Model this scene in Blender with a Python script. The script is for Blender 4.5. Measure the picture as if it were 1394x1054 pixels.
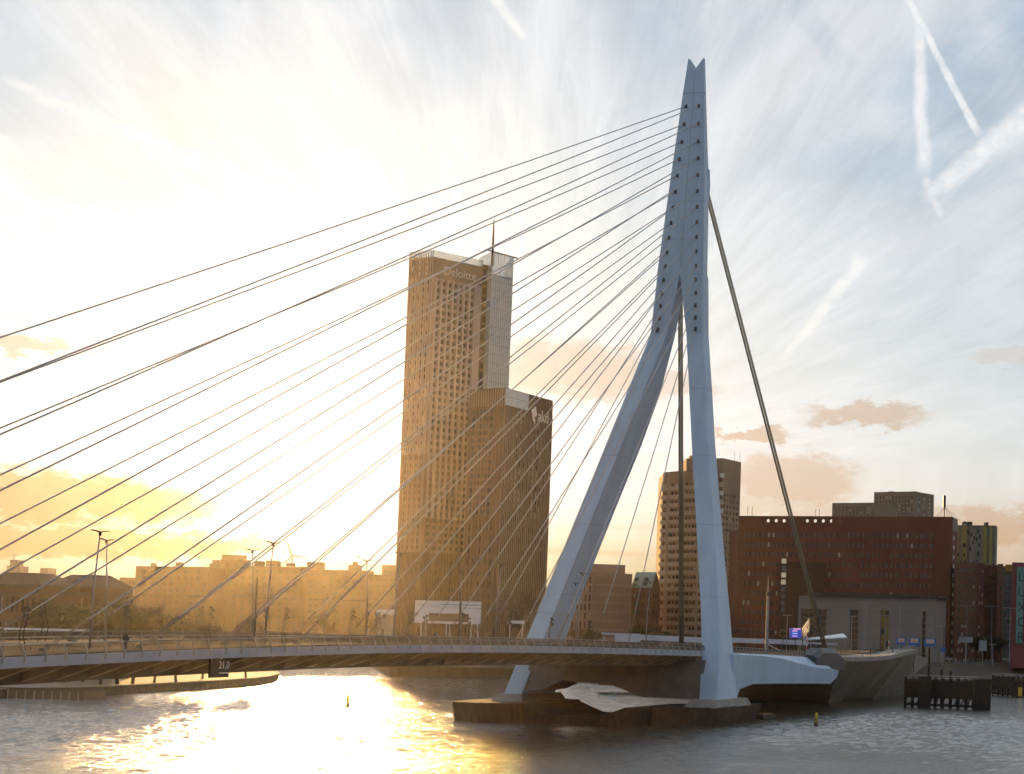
import bpy, bmesh, math, random
from mathutils import Vector, Matrix
random.seed(7)
for o in list(bpy.data.objects): bpy.data.objects.remove(o)
SC = bpy.context.scene
COL = SC.collection
# ------------------------------------------------------------------ camera
W, H, FPX = 1394.0, 1054.0, 2557.96
PITCH, ROLL, YAW = 0.07477, 0.02116, -2.92001
CAM = Vector((354.35, 140.11, 17.19))
SHX, SHY = 605.17, 149.66          # the photo is an off-centre crop: optical axis right of and below its middle
F = Vector((math.cos(YAW)*math.cos(PITCH), math.sin(YAW)*math.cos(PITCH), math.sin(PITCH)))
R0 = Vector((math.sin(YAW), -math.cos(YAW), 0)); U0 = R0.cross(F)
R = R0*math.cos(ROLL) + U0*math.sin(ROLL); U = -R0*math.sin(ROLL) + U0*math.cos(ROLL)
cam = bpy.data.cameras.new('camera'); camo = bpy.data.objects.new('camera', cam); COL.objects.link(camo)
camo.matrix_world = Matrix(((R.x, U.x, -F.x, CAM.x), (R.y, U.y, -F.y, CAM.y), (R.z, U.z, -F.z, CAM.z), (0, 0, 0, 1)))
cam.sensor_width = 36; cam.lens = FPX/W*36; cam.clip_start = 1; cam.clip_end = 20000
cam.shift_x = -SHX/W; cam.shift_y = SHY/W
SC.camera = camo
SC.view_settings.view_transform = 'Standard'; SC.view_settings.look = 'None'
SC.view_settings.gamma = 1; SC.view_settings.use_curve_mapping = False
EXPO = 0.75
SC.view_settings.exposure = EXPO
def ray(px, py): return F + R*((px-W/2-SHX)/FPX) - U*((py-H/2-SHY)/FPX)
FH = ray(W/2, H/2); FH.z = 0; FH.normalize(); R0 = Vector((FH.y, -FH.x, 0))      # level view direction and its right
def dcv(px, D): return D*math.sqrt(1+((px-W/2)/2466.2)**2)/math.sqrt(1+((px-W/2-SHX)/FPX)**2)
def P(px, py, D): return CAM + ray(px, py)*dcv(px, D)
def G(px, D, z=7.0):
    D = dcv(px, D); b0 = CAM + (F + R*((px-W/2-SHX)/FPX))*D
    return b0 + U*((z-b0.z)/U.z)
def onY(px, py, Y): d = ray(px, py); return CAM + d*((Y-CAM.y)/d.y)
def onZ(px, py, z): d = ray(px, py); return CAM + d*((z-CAM.z)/d.z)
def azel(px, py):
    d = ray(px, py).normalized()
    return math.degrees(math.atan2(d.dot(R0), d.dot(FH))), math.degrees(math.asin(d.z))
# ------------------------------------------------------------------ sun + sky
SUND = ray(402, 598).normalized()
SUN_EL = math.asin(SUND.z)
sl = bpy.data.lights.new('sun', 'SUN'); so = bpy.data.objects.new('sun', sl); COL.objects.link(so)
sl.energy = 3.4; sl.angle = math.radians(0.53); sl.color = (1.0, 0.58, 0.20)
so.rotation_euler = SUND.to_track_quat('Z', 'Y').to_euler()
world = bpy.data.worlds.new('World'); SC.world = world; world.use_nodes = True
nt = world.node_tree; nt.nodes.clear()
def nd(t, **k):
    n = nt.nodes.new(t)
    for a, b in k.items(): setattr(n, a, b)
    return n
def cn(a, b): nt.links.new(a, b)
def setin(s, v):
    if hasattr(v, 'is_linked') or isinstance(v, bpy.types.NodeSocket): cn(v, s)
    else: s.default_value = v
def M(op, a, b=0.0, c=0.0, clamp=False):
    n = nd('ShaderNodeMath', operation=op, use_clamp=clamp)
    setin(n.inputs[0], a)
    if op not in ('EXPONENT', 'ABSOLUTE', 'SQRT', 'ARCSINE', 'ARCCOSINE', 'SINE'): setin(n.inputs[1], b)
    if op in ('MULTIPLY_ADD',): setin(n.inputs[2], c)
    return n.outputs[0]
def SS(x, lo, hi):
    n = nd('ShaderNodeMapRange', interpolation_type='SMOOTHSTEP')
    setin(n.inputs[0], x); n.inputs[1].default_value = lo; n.inputs[2].default_value = hi
    return n.outputs[0]
def mixc(f, a, b):
    n = nd('ShaderNodeMix', data_type='RGBA'); setin(n.inputs[0], f); setin(n.inputs[6], a); setin(n.inputs[7], b); return n.outputs[2]
def rgb(c):
    n = nd('ShaderNodeRGB'); n.outputs[0].default_value = (*c, 1); return n.outputs[0]
def scalec(c, f):
    n = nd('ShaderNodeVectorMath', operation='SCALE'); cn(c, n.inputs[0]); setin(n.inputs[3], f); return n.outputs[0]
def dotn(v, w):
    n = nd('ShaderNodeVectorMath', operation='DOT_PRODUCT'); cn(v, n.inputs[0]); n.inputs[1].default_value = w; return n.outputs[1]
def noise(vec, sc, det=4, rough=.55, dist=0.0):
    n = nd('ShaderNodeTexNoise'); cn(vec, n.inputs['Vector']); n.inputs['Scale'].default_value = sc
    n.inputs['Detail'].default_value = det; n.inputs['Roughness'].default_value = rough; n.inputs['Distortion'].default_value = dist
    return n.outputs[0]
def comb(x, y, z=0.0):
    n = nd('ShaderNodeCombineXYZ'); setin(n.inputs[0], x); setin(n.inputs[1], y); setin(n.inputs[2], z); return n.outputs[0]
sky = nd('ShaderNodeTexSky', sky_type='NISHITA', sun_disc=False)
sky.sun_elevation = SUN_EL; sky.sun_rotation = math.atan2(SUND.x, SUND.y)
sky.air_density = 1.0; sky.dust_density = .7; sky.ozone_density = 3.0; sky.altitude = 10
tc = nd('ShaderNodeTexCoord').outputs['Generated']
norm = nd('ShaderNodeVectorMath', operation='NORMALIZE'); cn(tc, norm.inputs[0]); D3 = norm.outputs[0]
az = M('MULTIPLY', M('ARCTAN2', dotn(D3, R0), dotn(D3, FH)), 57.2958)
sx = nd('ShaderNodeSeparateXYZ'); cn(D3, sx.inputs[0])
el = M('MULTIPLY', M('ARCSINE', sx.outputs[2]), 57.2958)
ang = M('MULTIPLY', M('ARCCOSINE', M('MINIMUM', dotn(D3, SUND), 1.0)), 57.2958)
v2 = comb(az, el)
# everything below works on directions (azimuth, elevation in degrees), so it holds all the way round
wob = noise(comb(M('MULTIPLY', az, .5), el), .9, 4, .6)
wob2 = noise(comb(M('MULTIPLY', az, .45), el, 7.0), 2.4, 7, .68)
azw = M('MULTIPLY_ADD', M('SUBTRACT', wob, .5), 2.6, az)
elw = M('MULTIPLY_ADD', M('SUBTRACT', wob2, .5), 1.9, el)
def seg(p1, p2, w1, w2, soft=.5, warp=0.0):
    (a1, e1), (a2, e2) = azel(*p1), azel(*p2)
    w1 *= 57.3/FPX; w2 *= 57.3/FPX
    X = az if not warp else M('MULTIPLY_ADD', M('SUBTRACT', wob, .5), warp, az)
    Y = el if not warp else M('MULTIPLY_ADD', M('SUBTRACT', wob2, .5), warp, el)
    dx, dy = a2-a1, e2-e1; L2 = dx*dx+dy*dy; L = math.sqrt(L2)
    t = M('ADD', M('MULTIPLY', M('SUBTRACT', X, a1), dx/L2), M('MULTIPLY', M('SUBTRACT', Y, e1), dy/L2))
    perp = M('ABSOLUTE', M('ADD', M('MULTIPLY', M('SUBTRACT', X, a1), -dy/L), M('MULTIPLY', M('SUBTRACT', Y, e1), dx/L)))
    tcl = M('MAXIMUM', M('MINIMUM', t, 1.0), 0.0)
    wd = M('MULTIPLY_ADD', tcl, w2-w1, w1)
    q = M('DIVIDE', perp, wd)
    m = M('SUBTRACT', 1.0, SS(q, 1-soft, 1+soft))
    ends = M('MULTIPLY', SS(t, -.02, .10), M('SUBTRACT', 1.0, SS(t, .88, 1.02)))
    return M('MULTIPLY', m, ends)
def blob(c, rx, ry, lo=.55, hi=1.1, flat=0.0):
    a0, e0 = azel(*c); rx *= 57.3/FPX; ry *= 57.3/FPX
    X = M('DIVIDE', M('SUBTRACT', azw, a0), rx)
    dy = M('SUBTRACT', elw, e0)
    Y = M('DIVIDE', dy, ry)
    if flat: Y = M('MAXIMUM', Y, M('MULTIPLY', Y, -flat))
    r = M('SQRT', M('ADD', M('MULTIPLY', X, X), M('MULTIPLY', Y, Y)))
    return M('SUBTRACT', 1.0, SS(r, lo, hi))
K = 2.0**(-EXPO)
gm_ = nd('ShaderNodeGamma'); cn(scalec(sky.outputs[0], 0.10), gm_.inputs[0]); gm_.inputs[1].default_value = .50
vt = nd('ShaderNodeVectorMath', operation='MULTIPLY'); cn(gm_.outputs[0], vt.inputs[0]); vt.inputs[1].default_value = (1.02*K, 1.10*K, 1.18*K)
skyc = vt.outputs[0]
# high thin cirrus veil: streaks that run away towards one far point, as parallel bands of a flat layer do
aV, eV = azel(740, 560)
ux = M('SUBTRACT', az, aV); uy = M('SUBTRACT', el, eV-1.5)
phi = M('ARCTAN2', ux, M('MAXIMUM', uy, .3))
rad = M('SQRT', M('ADD', M('MULTIPLY', ux, ux), M('MULTIPLY', uy, uy)))
streak = noise(comb(M('MULTIPLY', phi, 5.0), M('MULTIPLY', rad, .12), 3.0), 1.0, 5, .62, .3)
fine = noise(comb(M('MULTIPLY', phi, 16.0), M('MULTIPLY', rad, .25), 11.0), 1.0, 5, .7, .5)
veil = M('ADD', M('MULTIPLY', SS(streak, .30, .70), .34), M('MULTIPLY_ADD', SS(fine, .32, .72), .24, .38), clamp=True)
bands = [((40, -60), (330, 190), 60, 70, .9, .5, .95), ((250, 130), (620, 400), 55, 60, .95, .6, .9), ((400, -40), (470, 200), 75, 60, .9, .5, .85), ((470, 150), (640, 420), 60, 55, .95, .6, .85), ((740, -40), (830, 170), 60, 45, .95, .6, .7),
         ((1330, -110), (1120, 60), 95, 80, .8, .4, .95), ((1120, 50), (930, 210), 75, 40, .85, .4, .95), ((1050, 120), (960, 260), 50, 30, .9, .4, .8), ((1394, 290), (1130, 360), 40, 50, .9, .5, .75), ((1100, 300), (980, 400), 40, 45, .95, .5, .7)]
bm_ = None
for p1, p2, w1, w2, s, wp, st in bands:
    m = M('MULTIPLY', seg(p1, p2, w1, w2, s, wp*2), M('MULTIPLY_ADD', fine, .35, st-.1), clamp=True)
    bm_ = m if bm_ is None else M('MAXIMUM', bm_, m)
gaps = None
for c, rx, ry, st in (((590, 60), 65, 150, .75), ((280, 30), 50, 70, .7), ((20, 120), 110, 130, .8), ((120, 260), 150, 50, .5), ((870, 60), 100, 100, .85), ((1190, 230), 180, 50, .8), ((1290, 120), 100, 80, .8), ((1394, 30), 60, 80, .7)):
    m = M('MULTIPLY', blob(c, rx, ry, .1, 1.3), st); gaps = m if gaps is None else M('MAXIMUM', gaps, m)
veil = M('MAXIMUM', M('MULTIPLY', veil, M('SUBTRACT', 1.0, gaps)), bm_)
lowveil = M('SUBTRACT', 1.0, SS(el, 5.0, 14.0))
veil = M('MAXIMUM', veil, M('MULTIPLY', lowveil, .75))
trails = None
brk = SS(noise(comb(az, el, 4.0), 1.7, 6, .72, .4), .34, .62)
for p1, p2, w1, w2, s, wp, st in [((1232, -10), (1336, 190), 4, 5, .6, .2, .95), ((1250, 20), (1258, 240), 6, 9, .8, .3, .75),
                          ((1410, 150), (1255, 272), 16, 8, .8, .5, .9), ((1258, 240), (1284, 300), 5, 4, .9, .3, .5), ((1180, 345), (1062, 495), 8, 4, .9, .4, .8),
                          ((668, -10), (716, 55), 6, 5, .7, .2, .9), ((0, 103), (300, 240), 4, 10, .95, .5, .45), ((-20, 180), (45, 420), 18, 30, .9, .5, .8),
                          ((160, 170), (280, 225), 7, 10, .8, .4, .8), ((470, 200), (540, 290), 14, 14, .9, .5, .8)]:
    m = M('MULTIPLY', seg(p1, p2, w1, w2, s, wp), M('MULTIPLY', M('MULTIPLY_ADD', fine, .7, .65), st), clamp=True)
    m = M('MULTIPLY', m, M('MULTIPLY_ADD', brk, .6, .45))
    trails = m if trails is None else M('MAXIMUM', trails, m)
fwd = M('EXPONENT', M('MULTIPLY', ang, -1/3.1))          # thin cloud scatters sunlight forward: brighter towards the sun
fwd2 = M('EXPONENT', M('MULTIPLY', ang, -1/40.0))
warm = M('SUBTRACT', 1.0, SS(el, -1.0, 6.0))
cirr = mixc(warm, rgb((.92*K, .945*K, .975*K)), rgb((1.05*K, .63*K, .30*K)))
# light on the cloud falls off away from the sun's side of the sky
cirr = scalec(cirr, M('MULTIPLY_ADD', fwd2, .60, .54))
c1 = mixc(M('MULTIPLY', veil, .86), skyc, cirr)
c1 = mixc(M('MULTIPLY', trails, .75), c1, scalec(rgb((.95*K, .98*K, 1.0*K)), M('MULTIPLY_ADD', fwd2, .8, .5)))
glow = scalec(rgb((1.0*K, .84*K, .58*K)), M("MULTIPLY", fwd, 3.0))
capn = nd('ShaderNodeVectorMath', operation='MINIMUM'); cn(c1, capn.inputs[0]); capn.inputs[1].default_value = (.93*K, .925*K, .915*K)
tex = M('MULTIPLY_ADD', SS(fine, .30, .70), .09, M('MULTIPLY_ADD', SS(streak, .3, .7), .08, .83))
c1 = mixc(M('MULTIPLY', trails, .68), scalec(capn.outputs[0], tex), rgb((.96*K, .965*K, .97*K)))
tint = mixc(SS(el, -1.2, 4.6), rgb((.34, .15, .035)), rgb((1, 1, 1)))      # long path through the air reddens the horizon
vm = nd('ShaderNodeVectorMath', operation='MULTIPLY'); cn(c1, vm.inputs[0]); cn(tint, vm.inputs[1]); add = nd('ShaderNodeVectorMath', operation='ADD'); cn(vm.outputs[0], add.inputs[0]); cn(glow, add.inputs[1]); c2 = add.outputs[0]
# low grey-brown cloud banks near the horizon
lows = None
for c, rx, ry, st, fl in (((30, 468), 75, 13, .75, 1), ((250, 478), 150, 14, .3, 1), ((30, 675), 270, 38, .96, 1), ((40, 735), 340, 24, .9, 1), ((785, 505), 120, 45, .7, 1), ((900, 525), 90, 20, .5, 1),
                      ((1180, 565), 95, 19, .72, 1), ((1020, 592), 70, 11, .75, 1), ((1085, 655), 95, 42, .6, 1), ((1050, 690), 160, 20, .4, 1), ((1340, 720), 90, 34, .6, 1), ((1375, 485), 60, 16, .3, 1), ((1300, 705), 60, 18, .4, 1)):
    m = M('MULTIPLY', blob(c, rx, ry, .6, 1.12), st); lows = m if lows is None else M('MAXIMUM', lows, m)
farlow = M('MULTIPLY', SS(noise(comb(M('MULTIPLY', az, .09), M('MULTIPLY', el, .5), 5.0), 1.0, 5, .6), .56, .66), M('MULTIPLY', M('SUBTRACT', 1.0, SS(el, 6.0, 12.0)), .5))
offview = SS(M('ABSOLUTE', az), 17.0, 22.0)
lows = M('MAXIMUM', lows, M('MULTIPLY', farlow, offview))
wisp = M('MULTIPLY', M('MULTIPLY', SS(noise(comb(M('MULTIPLY', az, .16), M('MULTIPLY', el, 1.9), 2.0), 1.0, 5, .6), .5, .75), M('SUBTRACT', 1.0, SS(el, 2.0, 6.5))), .45)
lows = M('MAXIMUM', lows, wisp)
lowcol = mixc(SS(el, 1.0, 9.0), rgb((.78*K, .44*K, .20*K)), rgb((.84*K, .67*K, .52*K)))
lowcol = scalec(lowcol, M('MULTIPLY_ADD', fwd, .5, M('MULTIPLY_ADD', fwd2, .50, .42)))
c3 = mixc(lows, c2, lowcol)
bg = nd('ShaderNodeBackground'); cn(c3, bg.inputs[0]); bg.inputs[1].default_value = 1.0
wo = nd('ShaderNodeOutputWorld'); cn(bg.outputs[0], wo.inputs[0])
# ------------------------------------------------------------------ materials
MATS = {}
def mat(name, col, rough=.6, metal=0.0, nscale=0.0, namp=0.0, spec=.5, bump=0.0, col2=None, streak=False, emit=None):
    if name in MATS: return MATS[name]
    m = bpy.data.materials.new(name); m.use_nodes = True; t = m.node_tree; b = t.nodes['Principled BSDF']
    b.inputs['Base Color'].default_value = (*col, 1); b.inputs['Roughness'].default_value = rough; b.inputs['Metallic'].default_value = metal
    b.inputs['Specular IOR Level'].default_value = spec
    if emit: b.inputs['Emission Color'].default_value = (*emit[0], 1); b.inputs['Emission Strength'].default_value = emit[1]
    if nscale:
        g = t.nodes.new('ShaderNodeNewGeometry'); n = t.nodes.new('ShaderNodeTexNoise'); n.inputs['Scale'].default_value = nscale
        n.inputs['Detail'].default_value = 6; n.inputs['Roughness'].default_value = .65
        v = g.outputs['Position']
        if streak:
            mp = t.nodes.new('ShaderNodeMapping'); mp.inputs['Scale'].default_value = (1, 1, .12); t.links.new(v, mp.inputs[0]); v = mp.outputs[0]
        t.links.new(v, n.inputs['Vector'])
        mr = t.nodes.new('ShaderNodeMapRange'); t.links.new(n.outputs[0], mr.inputs[0]); mr.inputs[1].default_value = .3; mr.inputs[2].default_value = .7
        mx = t.nodes.new('ShaderNodeMix'); mx.data_type = 'RGBA'; t.links.new(mr.outputs[0], mx.inputs[0])
        c2 = col2 or tuple(c*(1-namp) for c in col)
        mx.inputs[6].default_value = (*c2, 1); mx.inputs[7].default_value = (*[min(1, c*(1+namp*.4)) for c in col], 1)
        t.links.new(mx.outputs[2], b.inputs['Base Color'])
        if bump:
            bp = t.nodes.new('ShaderNodeBump'); bp.inputs['Strength'].default_value = bump; bp.inputs['Distance'].default_value = .1
            t.links.new(n.outputs[0], bp.inputs['Height']); t.links.new(bp.outputs[0], b.inputs['Normal'])
    MATS[name] = m; return m
PAINT = mat('bridge_paint', (.47, .62, .78), .42, 0, .22, .12, .5, 0, (.37, .51, .67), True)
PAINT2 = mat('fascia_paint', (.55, .60, .70), .45, 0, .4, .12, .5, 0, None, True)
GIRD = mat('girder_steel', (.13, .115, .095), .6, 0, .5, .3)
RAILM = mat('rail_steel', (.42, .40, .37), .5, .2)
WIRE = mat('rail_wire', (.10, .08, .06), .8)
CABLE = mat('cable_sheath', (.46, .45, .46), .38, .1)
RODM = mat('cable_rod', (.20, .16, .12), .6, .2)
DARK = mat('dark_steel', (.045, .042, .04), .5, .4)
ASPH = mat('asphalt', (.05, .047, .043), .95, 0, 2, .25, .1)
PAVE = mat('paving', (.12, .105, .09), .95, 0, 1, .25, .1)
CONC = mat('concrete', (.085, .073, .060), .9, 0, 1.3, .25, .2, .2, (.045, .038, .030), True)
CONC2 = mat('pale_concrete', (.34, .32, .29), .85, 0, 1.1, .3, .3, .15, (.23, .215, .195), True)
WOODP = mat('tarred_timber', (.022, .020, .019), .8, 0, 1.5, .5, .4, .4, (.02, .018, .016), True)
LAMPM = mat('lamp_metal', (.30, .30, .31), .4, .5)
GLASS = mat('dark_glass', (.035, .04, .045), .12, 0, 0, 0, .8)
GLASS2 = mat('grey_glass', (.10, .11, .12), .18, .2, 0, 0, .8)
BLIND = mat('pale_blind', (.42, .40, .37), .5)
WHITEP = mat('white_panel', (.78, .78, .80), .5, 0, .5, .06)
YEL = mat('buoy_yellow', (.75, .48, .03), .45, 0, 3, .3)
def bricks(name, col, n=.35): return mat(name, col, .85, 0, .12, n, .3, .1)
# water
def water_mat():
    m = bpy.data.materials.new('river_water'); m.use_nodes = True; t = m.node_tree; b = t.nodes['Principled BSDF']
    b.inputs['Base Color'].default_value = (.11, .108, .09, 1); b.inputs['Roughness'].default_value = .11; b.inputs['IOR'].default_value = 1.75
    b.inputs['Specular IOR Level'].default_value = .5
    g = t.nodes.new('ShaderNodeNewGeometry'); prev = None
    big = t.nodes.new('ShaderNodeTexNoise'); big.inputs['Scale'].default_value = .012; big.inputs['Detail'].default_value = 4
    t.links.new(g.outputs['Position'], big.inputs['Vector'])
    mrb = t.nodes.new('ShaderNodeMapRange'); t.links.new(big.outputs[0], mrb.inputs[0]); mrb.inputs[1].default_value = .35; mrb.inputs[2].default_value = .65; mrb.inputs[3].default_value = .55; mrb.inputs[4].default_value = 1.15
    for sc, dist, det, rot in ((1.0, .22, 4, 1.0), (2.6, .09, 4, 2.1)):
        mp = t.nodes.new('ShaderNodeMapping'); mp.inputs['Rotation'].default_value = (0, 0, rot); mp.inputs['Scale'].default_value = (1, 1.8, 1)
        t.links.new(g.outputs['Position'], mp.inputs[0])
        n = t.nodes.new('ShaderNodeTexNoise'); n.inputs['Scale'].default_value = sc; n.inputs['Detail'].default_value = det; n.inputs['Roughness'].default_value = .6
        t.links.new(mp.outputs[0], n.inputs['Vector'])
        bp = t.nodes.new('ShaderNodeBump'); bp.inputs['Distance'].default_value = dist
        t.links.new(mrb.outputs[0], bp.inputs['Strength']); t.links.new(n.outputs[0], bp.inputs['Height'])
        if prev: t.links.new(prev.outputs[0], bp.inputs['Normal'])
        prev = bp
    t.links.new(prev.outputs[0], b.inputs['Normal'])
    return m
# ------------------------------------------------------------------ mesh builder
class MB:
    def __init__(s): s.v = []; s.f = []; s.m = []; s.mi = 0
    def face(s, *pts):
        i = len(s.v); s.v += [tuple(p) for p in pts]; s.f.append(tuple(range(i, i+len(pts)))); s.m.append(s.mi); return s
    def hexa(s, b, t):          # bottom ring, top ring (same count)
        n = len(b); i = len(s.v); s.v += [tuple(p) for p in b] + [tuple(p) for p in t]
        s.f.append(tuple(range(i+n-1, i-1, -1))); s.f.append(tuple(range(i+n, i+2*n))); s.m += [s.mi]*2
        for k in range(n):
            k2 = (k+1) % n; s.f.append((i+k, i+k2, i+n+k2, i+n+k)); s.m.append(s.mi)
        return s
    def loft(s, rings, cap=True):
        n = len(rings[0]); i = len(s.v)
        for r in rings: s.v += [tuple(p) for p in r]
        for j in range(len(rings)-1):
            for k in range(n):
                k2 = (k+1) % n; a = i+j*n
                s.f.append((a+k, a+k2, a+n+k2, a+n+k)); s.m.append(s.mi)
        if cap:
            s.f.append(tuple(range(i+n-1, i-1, -1))); a = i+(len(rings)-1)*n; s.f.append(tuple(range(a, a+n))); s.m += [s.mi]*2
        return s
    def box(s, c, u, v, w):      # centre and three half-extent vectors
        c, u, v, w = map(Vector, (c, u, v, w))
        return s.hexa([c-u-v-w, c+u-v-w, c+u+v-w, c-u+v-w], [c-u-v+w, c+u-v+w, c+u+v+w, c-u+v+w])
    def abox(s, x0, x1, y0, y1, z0, z1):
        return s.hexa([(x0, y0, z0), (x1, y0, z0), (x1, y1, z0), (x0, y1, z0)], [(x0, y0, z1), (x1, y0, z1), (x1, y1, z1), (x0, y1, z1)])
    def prism(s, foot, z0, z1): return s.hexa([(p[0], p[1], z0) for p in foot], [(p[0], p[1], z1) for p in foot])
    def tube(s, pts, r, n=6):
        pts = [Vector(p) for p in pts]; rs = r if isinstance(r, (list, tuple)) else [r]*len(pts); rings = []
        for j, p in enumerate(pts):
            d = (pts[min(j+1, len(pts)-1)] - pts[max(j-1, 0)]).normalized()
            a = d.cross(Vector((0, 0, 1)) if abs(d.z) < .95 else Vector((1, 0, 0))).normalized(); b = d.cross(a)
            rings.append([p + (a*math.cos(2*math.pi*k/n) + b*math.sin(2*math.pi*k/n))*rs[j] for k in range(n)])
        return s.loft(rings)
    def build(s, name, mats, parent=None, loc=None, smooth=False, fix=True):
        me = bpy.data.meshes.new(name); me.from_pydata(s.v, [], s.f)
        for m in (mats if isinstance(mats, (list, tuple)) else [mats]): me.materials.append(m)
        if any(s.m): me.polygons.foreach_set('material_index', s.m)
        if fix and len(s.f) < 60000:
            b = bmesh.new(); b.from_mesh(me); bmesh.ops.recalc_face_normals(b, faces=b.faces); b.to_mesh(me); b.free()
        if smooth: me.polygons.foreach_set('use_smooth', [True]*len(me.polygons))
        o = bpy.data.objects.new(name, me); COL.objects.link(o)
        if parent: o.parent = parent
        if loc is not None: o.location = loc
        return o
def tag(o, label=None, cat=None, group=None, kind=None):
    if label: o['label'] = label
    if cat: o['category'] = cat
    if group: o['group'] = group
    if kind: o['kind'] = kind
    return o
def empty(name, label, cat, loc=(0, 0, 0), group=None, rz=0):
    o = bpy.data.objects.new(name, None); COL.objects.link(o); o.location = loc; o.rotation_euler = (0, 0, rz); o.empty_display_size = .5
    return tag(o, label, cat, group)
def copy_tree(o, parent=None):
    c = o.copy(); COL.objects.link(c); c.parent = parent
    for ch in list(o.children): copy_tree(ch, c)
    return c
# ------------------------------------------------------------------ setting: water, land, island
import numpy as np
def water_patch():
    # rippled sheet where the river is in view, flat sheets around it; real wave heights, so crests hide troughs at this low angle
    d0, d1 = 165.0, 780.0; nd_, step = 0, 0
    ds = [d0]
    while ds[-1] < d1: ds.append(ds[-1]+.42+.0016*(ds[-1]-d0))
    ds = np.array(ds); nx = 520
    base = np.array(CAM)[:2]; fh = np.array(FH)[:2]; r0 = np.array(R0)[:2]
    t = np.linspace(-1, 1, nx)
    half = .315*ds
    X = base[0]+fh[0]*ds[:, None]+r0[0]*half[:, None]*t[None, :]; Y = base[1]+fh[1]*ds[:, None]+r0[1]*half[:, None]*t[None, :]
    rs = np.random.RandomState(5); Z = np.zeros_like(X)
    wind = math.atan2(-FH.y, -FH.x)+.5
    for k in range(70):
        wl = 1.25*(4.8/1.25)**rs.rand(); th = wind+rs.normal(0, .75); kk_ = 2*math.pi/wl; ph = rs.rand()*6.28
        Z += .0082*wl**.72*np.sin(kk_*(X*math.cos(th)+Y*math.sin(th))+ph+.6*np.sin(.05*X+.07*Y+k))
    amp = .75+.35*np.sin(.021*X+.013*Y+1)+.25*np.sin(-.03*X+.034*Y)
    edge = np.minimum(1, np.minimum((ds-d0)/12, (d1-ds)/60).clip(0)[:, None])*np.minimum(1, (1-np.abs(t))/.04)[None, :]
    Z = Z*amp*edge*.62
    n0, n1 = X.shape; co = np.stack([X, Y, Z], -1).reshape(-1, 3)
    idx = np.arange(n0*n1).reshape(n0, n1); f = np.stack([idx[:-1, :-1], idx[:-1, 1:], idx[1:, 1:], idx[1:, :-1]], -1).reshape(-1, 4)
    cs = [idx[0, 0], idx[0, -1], idx[-1, -1], idx[-1, 0]]; c = [co[i] for i in cs]
    S = 1750; out = np.array([(base[0]+fh[0]*a_+r0[0]*b_, base[1]+fh[1]*a_+r0[1]*b_, 0) for a_, b_ in ((-S, -S), (-S, S), (S, S), (S, -S))])
    co = np.vstack([co, out]); o = n0*n1
    extra = [(o, o+1, cs[1], cs[0]), (o+1, o+2, cs[2], cs[1]), (o+2, o+3, cs[3], cs[2]), (o+3, o, cs[0], cs[3])]
    f = np.vstack([f, np.array(extra)])
    me = bpy.data.meshes.new('water'); me.vertices.add(len(co)); me.vertices.foreach_set('co', co.ravel())
    me.loops.add(f.size); me.loops.foreach_set('vertex_index', f.ravel().astype(np.int32)); me.polygons.add(len(f)); me.polygons.foreach_set('loop_start', np.arange(len(f), dtype=np.int32)*4)
    me.update(calc_edges=True); me.polygons.foreach_set('use_smooth', np.ones(len(f), bool)); me.materials.append(water_mat()); me.validate()
    # faces must look up
    if me.polygons[10].normal.z < 0: me.flip_normals()
    ob = bpy.data.objects.new('water', me); COL.objects.link(ob); return ob
tag(water_patch(), kind='structure')
shore = [G(px, D, 3.5) for px, D in ((-900, 980), (0, 900), (380, 860), (505, 850), (530, 672), (700, 664), (790, 640), (900, 600), (1000, 575), (1130, 545), (1250, 570), (1330, 600), (1430, 640), (2300, 900))]
inner = [G(px, D, 8.5) for px, D in ((-900, 1060), (0, 960), (380, 905), (512, 880), (536, 690), (700, 684), (790, 668), (900, 650), (1000, 615), (1130, 595), (1250, 612), (1330, 650), (1430, 700), (2300, 1000))]
back = [G(-900, 1735, 8.5), G(2300, 1735, 8.5)]
g = MB()
for i in range(len(shore)-1): g.face(shore[i], shore[i+1], inner[i+1], inner[i])
g.face(*(inner + back[::-1]))
tag(g.build('ground', PAVE, fix=False), kind='structure')
q = MB()
for i in range(len(shore)-1):
    a, b = shore[i], shore[i+1]
    q.face((a.x, a.y, -2), (b.x, b.y, -2), (b.x, b.y, 3.5), (a.x, a.y, 3.5))
tag(q.build('quay_wall', CONC, fix=False), kind='structure')
rdm = MB(); rdm.face(*[G(px, D, 8.53) for px, D in ((1246, 668), (1500, 690), (1500, 745), (1246, 722))])
tag(rdm.build('quay_road', ASPH, fix=False), kind='structure')
lm_ = MB()
for k in range(22):
    a_, b_ = G(1250+k*11, 694+k*.9, 8.56), G(1255+k*11, 694.5+k*.9, 8.56); a2, b2 = G(1250+k*11, 695.6+k*.9, 8.56), G(1255+k*11, 696.1+k*.9, 8.56); lm_.face(a_, b_, b2, a2)
tag(lm_.build('lane_marking', mat('road_paint', (.7, .7, .68), .6), fix=False), kind='structure')
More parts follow.
